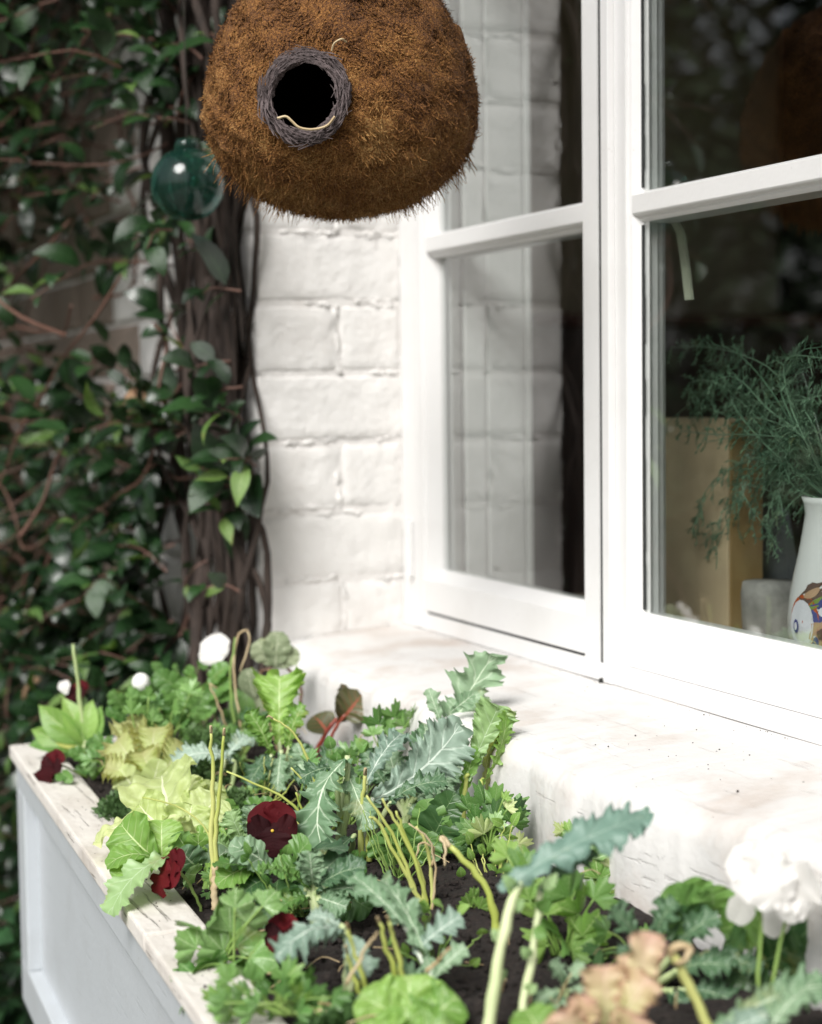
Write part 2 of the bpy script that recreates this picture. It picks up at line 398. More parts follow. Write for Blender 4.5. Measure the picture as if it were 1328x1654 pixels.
def bar_prism(b, x0, x1, z0, z1, y0):
    """horizontal glazing bar: flat face, small lower moulding, putty slope above"""
    zc = z1-z0
    pts = [(y0+.022, z0), (y0+.010, z0), (y0+.006, z0+zc*.10), (y0+.006, z0+zc*.17), (y0+.0015, z0+zc*.22), (y0, z0+zc*.28),
           (y0, z1-zc*.14), (y0+.012, z1), (y0+.045, z1), (y0+.045, z0)]
    b.prism([(x0, y, z) for y, z in pts], (x1-x0, 0, 0))
def sash(name, xa, xb, y0, slim_r, lz, label, lw_=.053, rz=.0405):
    """xa..xb outer; glass between; y0 front face"""
    ga, gb_ = xa+lw_, xb-slim_r; k_ = lw_/.053
    s = thing(name, (0, 0, 0), None, None); del ORIG[s.name]
    bpy.data.objects.remove(s)
    b = MB()
    # left stile with stepped moulding + putty slope to the glass
    pts = [(xa, y0), (xa+.033*k_, y0), (xa+.0345*k_, y0+.003), (xa+.041*k_, y0+.004), (ga, GY-.001), (ga+.001, GY+.005), (ga-.002, .029), (ga-.004, .031), (ga-.004, .037), (ga-.007, .041), (ga-.009, .046), (ga-.014, .052), (xa, .052)]
    b.prism([(x, y, lz) for x, y in pts], (0, 0, 1.355-lz))
    pts = [(gb_, GY-.001), (gb_+.006, y0+.004), (gb_+.010, y0), (xb, y0), (xb, .052), (gb_+.006, .052), (gb_-.001, GY+.006)]
    b.prism([(x, y, lz) for x, y in pts], (0, 0, 1.355-lz))
    rails = MB()
    # bottom and top rails
    for z0, z1, gz, up in ((rz, GB-.012, GB, 1), (1.355, GT+.012, GT, -1)):
        pts = [(y0+.0004, z0), (y0+.0004, z1), (GY-.001, gz), (GY+.005, gz), (.051, gz-.004*up), (.051, z0)]
        b.prism([(xa+.012, y, z) for y, z in pts], (xb-xa-.018, 0, 0))
    part = b.build(name, WHITE, win)
    if label: part['label'] = label
    zs = [(GB, B0), (B1, .885), (.915, GT)]
    for (z0, z1) in ((B0, B1), (.885, .915)):
        q = MB(); bar_prism(q, ga-.006, gb_+.005, z0, z1, y0+.003); q.build('glazing_bar', WHITE, part, bevel=.0006)
    for z0, z1 in zs:
        q = MB(); q.box((ga-.003, GY, z0-.004), (gb_+.003, GY+.004, z1+.004)); q.build('glass_pane', GLASS, part)
        sr = random.Random(int(z0*1000)+int(xa*100)); q = MB(); z = z0+.003
        while z < z1-.004:                     # cracked black putty line down the left edge of the glass
            h = sr.uniform(.01, .05)+.0006; q.box((ga-.0028, GY-.0025+.0, z), (ga+.0012+sr.uniform(0, .0012), GY+.0004-.001, min(z+h, z1-.003))); z += h-.0005
        if xa > .3: q.build('putty_line', PUTTY_SHADE, part)
    return part
cas = sash('casement', .036, .5065, -.0008, .040, .018, 'opening casement with a thin gap under its bottom rail', .047)
fix = sash('casement', .5285, 1.012, .0065, .053, .030, 'fixed casement right of the black gap', .0335, .0372)
c3 = sash('casement', 1.034, 1.494, -.0008, .053, .018, None)
b = MB()                                        # mullions
b.box((.5125, -.0006, FZ), (.5275, .055, 1.36)); b.box((1.013, -.0006, FZ), (1.033, .055, 1.36))
b.build('mullion', WHITE, win, bevel=.0014)
b = MB(); b.box((.5068, .0008, FZ+.001), (.5122, .05, 1.36)); b.box((.046, .003, .0366), (.466, .03, .0404))  # black strips set into the gaps to stand for their shade
b.build('gap_shade', PUTTY_SHADE, win)
b = MB(); b.tube([(.5095, .0012, .0165), (.5092, -.0016, .0172), (.5088, -.003, .0175)], [.0035, .003, .002], 7); b.build('hole_shade', DARK, win)  # solid dark plug painting the shade of a small hole
for z in (.115, 1.15):
    b = MB(); b.tube([(.033, -.004, z-.035), (.033, -.004, z+.035)], .0048, 10); b.box((.020, -.0022, z-.032), (.030, -.0008, z+.032)); b.build('hinge', WHITE, win)
b = MB()                                       # pale casement stay hanging inside the fixed light
pp = [on_y(1083, 352, .05), on_y(1096, 375, .055), on_y(1104, 430, .06), on_y(1110, 484, .06)]
vs = []
for q in pp: vs += [q+Vector((-.0045, 0, 0)), q+Vector((.0045, .002, 0)), q+Vector((.0045, .005, 0)), q+Vector((-.0045, .003, 0))]
fs = [(i*4+j, i*4+(j+1) % 4, i*4+4+(j+1) % 4, i*4+4+j) for i in range(3) for j in range(4)]+[(3, 2, 1, 0), (12, 13, 14, 15)]
b.add(vs, fs); b.build('window_stay', m_plain('stay', (.42, .44, .34), .4, .1), win)

# ------------------------------------------------------------------ room behind the glass
ROOMW = m_plain('room_wall_paint', (.62, .53, .40), .8, .15, 3)
b = MB(); b.box((-2.4, WI, -.5), (-2.3, 3.2, 2.1)); b.box((3.3, WI, -.5), (3.4, .5, 2.1)); b.box((3.3, 2.9, -.5), (3.4, 3.2, 2.1)); b.box((3.3, .5, -.5), (3.4, 2.9, .1)); b.box((3.3, .5, 1.95), (3.4, 2.9, 2.1)); b.box((-2.299, 3.1, -.5), (.7, 3.2, 2.1)); b.box((3.0, 3.1, -.5), (3.299, 3.2, 2.1)); b.box((.7, 3.1, -.5), (3.0, 3.2, .1)); b.box((.7, 3.1, 1.95), (3.0, 3.2, 2.1))  # unseen openings added in two walls to let daylight into the room
tag(b.build('room_wall', ROOMW), kind='structure')
b = MB(); b.box((-2.4, WI+.002, -.56), (3.4, 3.2, -.5)); tag(b.build('room_floor', m_plain('floor_wood', (.10, .05, .025), .5, .4, 4)), kind='structure')
b = MB(); b.box((.0765, .053, .02), (WX1-.035, .42, .05)); b.box((.0765, .37, -.499), (WX1, .41, .02))
tag(b.build('window_board', m_plain('board_wood', (.20, .15, .10), .5, .25, 6, stretch=(1, 8, 8)), bevel=.002), 'wooden board behind the glass carrying the box and vase', 'shelf')
# cabinet and picture deep in the room
CAB = m_plain('cabinet_wood', (.055, .022, .014), .4, .5, 8, stretch=(8, 8, 1))
cb = thing('cabinet', (-2.0, 1.7, -.5), 'low dark red brown cabinet deep in the room behind the box', 'cabinet')
b = MB(); b.box((-2.28, .55, -.499), (-1.85, 2.15, .47)); b.build('carcass', CAB, cb, bevel=.006)
b = MB(); b.box((-2.285, .52, .472), (-1.82, 2.17, .50)); b.build('top', m_plain('cabinet_top_wood', (.14, .035, .02), .4, .3, 8), cb, bevel=.004)
for i in range(3):
    q = MB(); q.box((-1.848, .60+i*.52, -.42), (-1.832, 1.08+i*.52, .43)); dr = q.build('door', CAB, cb, bevel=.004)
    q = MB(); q.tube([(-1.83, 1.03+i*.52, .05), (-1.805, 1.03+i*.52, .05)], [.008, .016], 10); q.build('knob', m_plain('brass', (.5, .35, .12), .3, .1, metal=1), dr)
bk = thing('bookcase', (-2.1, 2.6, -.5), 'tall black bookcase deep in the room at the right', 'bookcase')
BLK = m_plain('black_wood', (.012, .011, .010), .5, .3, 12)
b = MB(); b.box((-2.28, 2.18, -.499), (-1.86, 3.05, 2.0)); b.build('carcass', BLK, bk, bevel=.005)
for i in range(5):
    q = MB(); q.box((-1.858, 2.20, -.40+i*.48), (-1.842, 3.03, -.375+i*.48)); q.build('shelf', BLK, bk)

WOODB = m_plain('box_wood', (.60, .47, .30), .6, .2, 9, .2, stretch=(1, 1, .25)); WOODSH = m_plain('box_wood_shaded', (.40, .26, .10), .6, .25, 9, stretch=(1, 1, .25))  # second, darker wood paints the shade on the side of the box
cbx = thing('wooden_box', on_y(1120, 1000, .16), 'tall tan wooden box standing behind glass left of the vase', 'box')
pa, pb = on_y(1046, 676, .135), on_y(1176, 676, .155)
pd = (pb-pa); pd.z = 0; nrm = Vector((-pd.y, pd.x, 0)).normalized()
zt, zb_ = pb.z, .0505
th = .048
q = MB(); A = Vector((pa.x, pa.y, zb_)); Bv = Vector((pb.x, pb.y, zb_))
q.prism([A, Bv, Bv+nrm*th, A+nrm*th], (0, 0, zt-zb_)); q.build('box_body', WOODB, cbx, bevel=.0015)
q = MB(); q.prism([Bv+Vector((.0008, 0, .004))+nrm*.002, Bv+Vector((.0035, 0, .004))+nrm*.002, Bv+Vector((.0035, 0, .004))+nrm*(th-.002), Bv+Vector((.0008, 0, .004))+nrm*(th-.002)], (0, 0, zt-zb_-.008)); q.build('shaded_side', WOODSH, cbx)

# vase with painted flowers
vm, t, p, o = nmat('vase_glaze')
tc = t.nodes.new('ShaderNodeTexCoord'); v = tc.outputs['Object']
base = (.74, .75, .74)
nz = noise(t, 22, 2, .5, vec=v)
c = mixc(t, 0.0, base, base)
t.links.new(c, p.inputs['Base Color']); p.inputs['Roughness'].default_value = .12
vc = on_y(1352, 900, .145); vc.z = .0505
vase = thing('vase', vc, 'white porcelain vase painted with flowers holding the fern, at the right', 'vase')
prof = [(.0, .0), (.036, .0), (.038, .004), (.042, .015), (.0455, .030), (.0455, .045), (.0435, .065), (.040, .085), (.0355, .105), (.032, .125), (.0295, .142), (.031, .152), (.033, .158), (.031, .157), (.027, .14), (.0, .12)]
VS = 1.0
q = MB(); q.lathe([(r, z) for r, z in prof], 40, vc); vb = q.build('vase_body', vm, vase, smooth=True)
def vase_r(z):
    for (r0, z0), (r1, z1) in zip(prof[2:12], prof[3:13]):
        if z0 <= z <= z1: return r0+(r1-r0)*(z-z0)/(z1-z0)
    return .04
def decal(name, outline, mat, parent, a0, z0, off):   # thin painted patch wrapped on the vase: outline in (metres round, metres up)
    q = MB(); vs = []
    pts = [(0, 0)]+outline
    for u_, w_ in pts:
        z = z0+w_; r = vase_r(z)+off; a = a0+u_/max(r, .01)
        vs.append((vc.x+r*math.cos(a), vc.y+r*math.sin(a), vc.z+z))
    n_ = len(outline); q.add(vs, [(0, 1+i, 1+(i+1) % n_) for i in range(n_)])
    me = q.mesh(name, mat); return link(name, me, parent)
def ell(a, b_, n=18, wob=0, k=5, rot=0):
    r_ = []
    for i in range(n):
        th = 2*math.pi*i/n; rr = 1+wob*math.sin(k*th)
        x, y = a*rr*math.cos(th), b_*rr*math.sin(th)
        r_.append((x*math.cos(rot)-y*math.sin(rot), x*math.sin(rot)+y*math.cos(rot)))
    return r_
pm = lambda n, c: m_plain(n, c, .15, .1)
fa = math.atan2(CAM.y-vc.y, CAM.x-vc.x)
ORG, WHT, BLU, BRN, GRN, TAN = pm('glaze_orange', (.50, .09, .02)), pm('glaze_white', (.75, .76, .82)), pm('glaze_blue', (.05, .06, .25)), pm('glaze_brown', (.13, .08, .06)), pm('glaze_green', (.2, .3, .06)), pm('glaze_tan', (.5, .33, .2))
for dz, da in ((0, 0), (0, 2.3), (.0, 4.2)):
    k = fa+da
    for nm, ol, mt, ua, zz, off in (
        ('painted_flower', ell(.020, .028), ORG, k-.75, .052, .0004), ('painted_flower', ell(.0165, .0245), WHT, k-.80, .050, .0007),
        ('painted_flower', ell(.004, .007), BLU, k-.92, .047, .001), ('painted_flower', ell(.0022, .004), WHT, k-.92, .047, .0013),
        ('painted_leaf', ell(.018, .0085, 18, .18, 5, .5), BRN, k-.52, .088, .0005), ('painted_leaf', ell(.010, .004, 14, .1, 3, .5), TAN, k-.55, .0865, .0008),
        ('painted_flower', ell(.016, .012, 18, .2, 5), BLU, k-.25, .066, .0005), ('painted_flower', ell(.006, .005), WHT, k-.25, .066, .0008),
        ('painted_leaf', ell(.014, .004, 14, .1, 4, .6), GRN, k-.38, .077, .0004), ('painted_flower', ell(.014, .014, 18, .15, 6), TAN, k-.28, .040, .0006),
        ('painted_flower', ell(.006, .006, 14, .1, 5), BRN, k-.28, .040, .0009), ('painted_leaf', ell(.008, .0035, 14, .1, 3, 1.2), BLU, k-.45, .028, .0005)):
        decal(nm, [(a_*.92, b_*.92) for a_, b_ in ol], mt, vb, ua, zz*.80+.001, off)

# grey stone pot and slate between box and vase
sp = on_y(1246, 1000, .17)
q = MB(); vs = []
c0 = Vector((sp.x, sp.y, .0505))
q.lathe([(0, 0), (.026, 0), (.029, .01), (.031, .05), (.029, .063), (.0, .064)], 12, c0)
tag(q.build('stone_pot', m_plain('grey_stone', (.30, .29, .27), .85, .3, 60, .6), smooth=True), 'small grey stone pot behind the glass between box and vase', 'pot')
q = MB(); s0 = on_y(1232, 985, .225); s0.z = .0505
q.prism([s0, s0+Vector((.05, .01, 0)), s0+Vector((.02, .005, .13)), s0+Vector((-.02, -.003, .135))], Vector((.003, .012, 0)))
tag(q.build('slate_piece', m_plain('slate', (.12, .13, .14), .6, .3, 30)), 'dark slate slab leaning behind the small grey stone pot', 'slate')

# fern in the vase
FERN = m_leaf('fern_needles', (.08, .17, .10), (.17, .29, .18), (.2, .3, .18), trans=.15)
frng = random.Random(11)
fern = thing('fern', vc+Vector((0, 0, .14)), 'feathery dark green fern spilling from the painted vase', 'plant')
def curve(pts, n):
    P = [Vector(p_) for p_ in pts]; res = []
    P = [P[0]*2-P[1]]+P+[P[-1]*2-P[-2]]
    segs = len(P)-3
    for i in range(n+1):
        g = min(i/n*segs, segs-1e-6); k = int(g); u_ = g-k
        a, b_, c_, d_ = P[k:k+4]
        res.append(.5*((2*b_)+(c_-a)*u_+(2*a-5*b_+4*c_-d_)*u_*u_+(3*b_-a-3*c_+d_)*u_**3))
    return res
def frond(tips, y):
    pts = curve(tips, 16); q = MB()
    q.tube(pts, [.0011*(1-.6*i/16) for i in range(17)], 4)
    for i in range(2, 17):
        tg = (pts[i]-pts[i-1]).normalized()
        for sgn in (-1, 1):
            if frng.random() < .25: continue
            L = frng.uniform(.012, .030)*(1-.45*i/16)
            side = tg.cross(Vector((frng.uniform(-.4, .4), -.8, frng.uniform(-.4, .4)))).normalized()*sgn
            dv = (tg*.75+side*.8+Vector((0, 0, -.15))).normalized()
            tw = [pts[i]+dv*L*k/5+Vector((0, 0, -.25*L*(k/5)**2)) for k in range(6)]
            q.tube(tw, [.0006, .0005, .0005, .0004, .0004, .0003], 3, False)
            for k in range(1, 6):
                for s2 in range(3):
                    nd = (dv*.7+Vector((frng.gauss(0, .6), frng.gauss(0, .6), frng.gauss(0, .6)))).normalized()*frng.uniform(.003, .0065)
                    sd_ = nd.cross(Vector((.2, .5, .8))).normalized()*.0008
                    a = tw[k]; q.add([a-sd_, a+sd_, a+nd+sd_*.4, a+nd-sd_*.4], [(0, 1, 2, 3)])
    q.build('frond', FERN, fern)
mouth = (1350, 815)
FR = [[(1300, 720), (1230, 610), (1170, 560), (1105, 560)], [(1290, 740), (1200, 640), (1140, 600), (1120, 680)], [(1280, 760), (1210, 690), (1180, 640), (1195, 600)],
      [(1290, 700), (1260, 620), (1290, 570), (1328, 560)], [(1280, 760), (1210, 740), (1150, 790), (1120, 850)], [(1290, 770), (1240, 780), (1180, 800), (1135, 890)],
      [(1300, 700), (1250, 690), (1200, 700), (1110, 720)], [(1300, 740), (1262, 720), (1225, 790), (1215, 850)], [(1310, 680), (1280, 640), (1240, 630), (1180, 660)],
      [(1310, 720), (1290, 700), (1270, 770), (1268, 840)], [(1320, 700), (1300, 660), (1320, 640), (1370, 640)], [(1310, 760), (1280, 760), (1240, 830), (1250, 890)],
      [(1330, 720), (1310, 650), (1290, 590), (1250, 575)], [(1330, 740), (1318, 700), (1300, 760), (1296, 830)], [(1320, 690), (1270, 660), (1205, 690), (1160, 740)],
      [(1340, 720), (1350, 600), (1400, 560), (1450, 600)], [(1350, 730), (1400, 650), (1450, 690), (1480, 760)], [(1300, 710), (1240, 660), (1190, 610), (1150, 615)]]
FR = FR+[[(x+frng.uniform(-32, 32), y+frng.uniform(-30, 30)) for x, y in f_] for f_ in FR]+[[(x+frng.uniform(-45, 30), y+frng.uniform(-40, 30)) for x, y in f_] for f_ in FR[:9]]
for f_ in FR:
    dy = frng.uniform(.10, .19)
    frond([on_y(*mouth, .145)]+[on_y(x, y, dy) for x, y in f_], dy)

# ------------------------------------------------------------------ leaf builder
def leaf_mesh(name, L, W, mat, seed=0, prof='ovate', nl=0, depth=0., teeth=0., ruffle=0., rf=4., fold=.15, bend=.3, curl=0., nu=26, nv=5, sweep=.25, side=0., pucker=0., twist=0., frill=0., ff=9., lob2=0.):
    rg = np.random.default_rng(seed)
    s = np.linspace(0, 1, nu+1)[:, None]; c = np.linspace(-1, 1, 2*nv+1)[None, :]
    pf = {'ovate': lambda s: np.sin(np.pi*s**.72)**.85, 'round': lambda s: np.sin(np.pi*s**.8)**.5*(.35+.65*np.minimum(1, s*2.2)), 'lance': lambda s: np.sin(np.pi*s**.75)**1.15,
          'kale': lambda s: np.minimum(1, .16+1.25*s**1.2)*np.clip(1-s, 0, 1)**.38*(1-.0*s), 'strap': lambda s: np.minimum(1, .35+2*s)*np.clip(1-s, 0, 1)**.35,
          'fan': lambda s: np.minimum(1, .14+1.0*s**1.6)*np.clip(1-s**6, 0, 1)**.5, 'petal': lambda s: np.minimum(1, .25+1.9*s**1.1)*np.clip(1-s**3.5, 0, 1)**.5, 'lettuce': lambda s: np.minimum(1, .22+1.5*s**1.1)*np.clip(1-s**3, 0, 1)**.5}[prof](s)
    side_ph = np.where(c < 0, rg.uniform(0, 6), rg.uniform(0, 6))
    lob = 0
    if nl:
        jit = rg.uniform(.85, 1.15)
        x_ = s*nl*jit*2*np.pi+side_ph
        lob = depth*(.5-.5*np.sin(x_+.6*np.sin(x_)))*np.clip(1.25-s*.5, 0, 1)
        if lob2:
            x3 = s*nl*3.3*jit*2*np.pi+side_ph*2.7
            lob = lob+lob2*(.5-.5*np.sin(x3+.7*np.sin(x3)))*np.clip(1.1-s*.4, 0, 1)
    tth = teeth*np.sin(s*nu*2.1+side_ph*3+rg.uniform(0, 6))*np.sign(1) if teeth else 0
    if teeth: tth = tth+teeth*.7*np.interp((s*23+side_ph), np.arange(40), rg.normal(0, 1, 40))
    hw = W/2*pf*(1-lob)*(1+tth)
    x = c*hw; y = s*L+sweep*np.abs(c)*hw
    env = np.sin(np.pi*np.clip(s, 0, 1)**.7)**.5
    ac = np.abs(c)
    z = fold*np.abs(x)-curl*W*ac**2.5*env + ruffle*W*ac**1.6*env*(np.sin(2*np.pi*rf*s+side_ph*1.7+rg.uniform(0, 6))+.5*np.sin(2*np.pi*rf*2.3*s+side_ph))
    if frill: z = z + frill*W*ac**4*np.clip(s*2.2-.25, 0, 1)*(np.sin(2*np.pi*ff*s+side_ph*2+3*c)+.6*np.sin(2*np.pi*ff*1.9*s+side_ph+5*c))
    if pucker: z = z + pucker*W*np.sin(s*21+rg.uniform(0, 6)+2*c)*np.sin(c*9+rg.uniform(0, 6)+s*3)*env*(.3+ac)
    # bend the midrib in an arc and bring its chord back to L
    th = bend*np.linspace(-.5, .5, nu+1)*-1.0*2; ds = 1/nu
    yc = np.concatenate([[0], np.cumsum(np.cos(th[:-1]))*ds]); zc = np.concatenate([[0], np.cumsum(np.sin(th[:-1]))*ds])
    ch = math.hypot(yc[-1], zc[-1]); an = math.atan2(zc[-1], yc[-1]); k = 1/ch
    th2 = th-an
    yr, zr = (yc*math.cos(an)+zc*math.sin(an))*k, (-yc*math.sin(an)+zc*math.cos(an))*k
    over = y/L-s
    Y = L*(yr[:, None]+over*np.cos(th2)[:, None])-z*np.sin(th2)[:, None]
    Z = L*(zr[:, None]+over*np.sin(th2)[:, None])+z*np.cos(th2)[:, None]
    X = x+side*L*(s*(1-s))*4*.25
    if twist:
        a = twist*(s-.5)+0*c; X, Z = X*np.cos(a)-Z*np.sin(a), X*np.sin(a)+Z*np.cos(a)
    co = np.stack([X, Y, Z], -1).reshape(-1, 3)
    n = 2*nv+1
    idx = (np.arange(nu)[:, None]*n+np.arange(n-1)[None, :]).reshape(-1)
    F = np.stack([idx, idx+1, idx+n+1, idx+n], -1)
    uvs = np.stack([np.broadcast_to((c+1)/2, (nu+1, n)), np.broadcast_to(s, (nu+1, n))], -1).reshape(-1, 2)
    me = bpy.data.meshes.new(name); me.vertices.add(len(co)); me.vertices.foreach_set('co', co.ravel())
    me.loops.add(F.size); me.loops.foreach_set('vertex_index', F.ravel()); me.polygons.add(len(F))
    me.polygons.foreach_set('loop_start', np.arange(0, F.size, 4)); me.polygons.foreach_set('loop_total', np.full(len(F), 4))
    ul = me.uv_layers.new(name='UVMap'); ul.data.foreach_set('uv', uvs[F.ravel()].ravel())
    me.update(calc_edges=True); me.materials.append(mat); me.shade_smooth(); return me

def palmate_mesh(name, Rr, mat, seed=0, lobes=3, spread=1.9, depth=.45, teeth=.12, cup=.2, nt=54, nr=6, ruffle=.06):
    """leaf of rounded, toothed lobes fanning from the stalk (parsley, celery)"""
    rg = np.random.default_rng(seed)
    th = np.linspace(-spread, spread, nt+1)[:, None]; r = np.linspace(0, 1, nr+1)[None, :]
    u = (th/spread+1)/2*lobes
    lob = np.abs(np.sin(np.pi*u))**.6
    rad = Rr*(1-depth+depth*lob)*(1-.25*np.abs(th/spread)**2)*(1+teeth*np.sin(th*lobes*5.5+rg.uniform(0, 6)))
    rr = rad*r
    X = rr*np.sin(th); Y = rr*np.cos(th)
    Z = cup*rr**2/Rr*np.cos(th*2.0+rg.uniform(0, 3)) - .3*rr**2/Rr + ruffle*Rr*r**2*np.sin(th*7+rg.uniform(0, 6)) - .16*Rr*(1-lob)*r
    co = np.stack([X, Y, Z], -1).reshape(-1, 3); n = nr+1
    idx = (np.arange(nt)[:, None]*n+np.arange(nr)[None, :]).reshape(-1)
    F = np.stack([idx, idx+n, idx+n+1, idx+1], -1)
    uu = u % 1.0
    uvs = np.stack([np.broadcast_to(uu, (nt+1, n)), np.broadcast_to(r, (nt+1, n))], -1).reshape(-1, 2)
    me = bpy.data.meshes.new(name); me.vertices.add(len(co)); me.vertices.foreach_set('co', co.ravel())
    me.loops.add(F.size); me.loops.foreach_set('vertex_index', F.ravel()); me.polygons.add(len(F))
    me.polygons.foreach_set('loop_start', np.arange(0, F.size, 4)); me.polygons.foreach_set('loop_total', np.full(len(F), 4))
    ul = me.uv_layers.new(name='UVMap'); ul.data.foreach_set('uv', uvs[F.ravel()].ravel())
    me.update(calc_edges=True); me.materials.append(mat); me.shade_smooth(); return me

def frame(base, tip, nrm):
    y = (tip-base).normalized(); z = nrm-y*nrm.dot(y)
    if z.length < 1e-4: z = Vector((0, 0, 1))-y*y.z
    z.normalize(); x = y.cross(z)
    M = Matrix.Identity(4)
    for i in range(3): M[i][0] = x[i]; M[i][1] = y[i]; M[i][2] = z[i]; M[i][3] = base[i]
    return M
VIEW = -FW
def place(me, parent, base, tip, nrm, name=None):
    o = bpy.data.objects.new(name or me.name, me); COL.objects.link(o)
    attach(o, parent, frame(base, tip, nrm)); return o
_seed = [100]
def sd_():
    _seed[0] += 1; return _seed[0]
NV = {'cam': VIEW, 'up': Vector((0, 0, 1)), 'mix': (VIEW*.7+Vector((0, 0, .8))).normalized(), 'left': (VIEW*.5+Vector((0, 0, .4))-RT*.8).normalized(), 'right': (VIEW*.5+Vector((0, 0, .4))+RT*.8).normalized(),
      'down': (VIEW*.8-Vector((0, 0, .4))).normalized(), 'front': (VIEW*.5+Vector((0, 0, .5))+Vector((0, -.7, 0))).normalized()}
def leaf(parent, a, b_, wpx, mat, n='mix', name='leaf', **kw):
    """a, b_: (px, py, t) of the leaf's base and tip, wpx: full width in photo pixels"""
    A, B = at(*a), at(*b_); t = (a[2]+b_[2])/2
    L = (B-A).length
    me = leaf_mesh(name, L, wpx*t/FPX, mat, sd_(), **kw)
    return place(me, parent, A, B, NV[n] if isinstance(n, str) else Vector(n))
srj = random.Random(77)
def stem(parent, pts, r0, r1, mat, name='stem', n=7, k=14):
    P = curve([at(*q) for q in pts], k)
    for i in range(1, k): P[i] = P[i]+Vector((srj.gauss(0, .0006), srj.gauss(0, .0006), 0))
    q = MB(); q.tube(P, [(r0+(r1-r0)*i/k)*srj.uniform(.85, 1.12) for i in range(k+1)], n); return q.build(name, mat, parent, smooth=True)

# ------------------------------------------------------------------ planter box
PZ = -.10
def yf(x): return -.4965-.0567*(x+.0185)          # outer front line of the box top
PX0, PX1 = -.0185, 1.75
PB = -.405
pl = thing('planter_box', (.6, -.35, PB), 'long pale grey wooden window box with worn cream rim', 'planter')
def front_piece(name, x0, x1, z0, z1, off, thick, mat, bevel=.002):
    q = MB(); q.prism([(x0, yf(x0)+off, z0), (x1, yf(x1)+off, z0), (x1, yf(x1)+off+thick, z0), (x0, yf(x0)+off+thick, z0)], (0, 0, z1-z0))
    return q.build(name, mat, pl, bevel=bevel)
front_piece('top_rail', PX0, PX1, PZ-.048, PZ-.0145, .004, .022, BOXP)
front_piece('bottom_rail', PX0, PX1, PB, PB+.05, .004, .022, BOXP)
front_piece('stile', PX0, PX0+.058, PB+.0502, PZ-.0482, .004, .022, BOXP)
front_piece('stile', PX1-.058, PX1, PB+.0502, PZ-.0482, .004, .022, BOXP)
front_piece('front_panel', PX0+.01, PX1-.01, PB+.03, PZ-.03, .020, .012, BOXP, .0)
q = MB(); q.box((PX0+.0005, yf(PX0)+.0265, PB), (PX0+.022, WY-.012, PZ-.0145)); q.build('end_panel', BOXP, pl, bevel=.002)
q = MB(); q.box((PX1-.022, yf(PX1)+.0265, PB), (PX1-.0005, WY-.012, PZ-.0145)); q.build('end_panel', BOXP, pl, bevel=.002)
q = MB(); q.box((PX0+.023, WY-.030, PB), (PX1-.023, WY-.012, PZ-.03)); q.build('back_panel', BOXP, pl)
q = MB(); q.prism([(PX0+.023, yf(PX0)+.033, PB+.01), (PX1-.023, yf(PX1)+.033, PB+.01), (PX1-.023, WY-.031, PB+.01), (PX0+.023, WY-.031, PB+.01)], (0, 0, .015)); q.build('bottom_panel', BOXP, pl)
RW = .047
cuts = [PX0-.004, .762, PX1+.004]
for x0, x1 in zip(cuts[:-1], cuts[1:]):           # rim boards butted end to end
    x0 += .0012; j = random.Random(int(x0*100)).uniform(-.0012, .0012)
    q = MB(); q.prism([(x0, yf(x0)-.003, PZ-.0142), (x1, yf(x1)-.003, PZ-.0142), (x1, yf(x1)+RW, PZ-.0142), (x0, yf(x0)+RW, PZ-.0142)], (0, 0, .0142+j)); q.build('rim_board', RIMP, pl, bevel=.0025)
q = MB(); q.box((PX0-.004, yf(PX0)+RW+.001, PZ-.0142), (PX0+.036, WY-.012, PZ)); q.build('rim_board', RIMP, pl, bevel=.0025)
for x in (.1, .9, 1.6):
    q = MB(); q.prism([(x, WY-.004, PB-.002), (x, WY-.24, PB-.002), (x, WY-.24, PB-.025), (x, WY-.004, PB-.20)], (.035, 0, 0)); q.build('bracket', BOXP, pl)

SOIL, t, p, o = nmat('dark_potting_soil')
v = wpos_coord(t); n1 = noise(t, 260, 6, .7, vec=v)
t.links.new(ramp(t, n1, [(.3, (.006, .0045, .004)), (.6, (.022, .015, .012)), (.78, (.085, .065, .052))]), p.inputs['Base Color'])
p.inputs['Roughness'].default_value = .95; bump(t, p, n1, .9, .004)
srg = np.random.default_rng(8)
NX, NY = 260, 48
X = np.linspace(PX0+.024, PX1-.024, NX); vs = []
ph = srg.uniform(0, 6, 8)
def soil_z(x, y):
    f = (y-yf(x))/(-.22-yf(x))
    return -.117+.028*min(max(f, 0), 1) + .005*math.sin(x*15+ph[0])*math.sin(y*17+ph[1])+.003*math.sin(x*41+ph[2]+y*30)
for j in range(NY):
    for i in range(NX):
        x = X[i]; y0 = yf(x)+.028; y = y0+(WY-.004-y0)*j/(NY-1)
        vs.append((x, y, soil_z(x, y)+float(srg.normal(0, .0016))))
fs = [(j*NX+i, j*NX+i+1, (j+1)*NX+i+1, (j+1)*NX+i) for j in range(NY-1) for i in range(NX-1)]
q = MB().add(vs, fs)
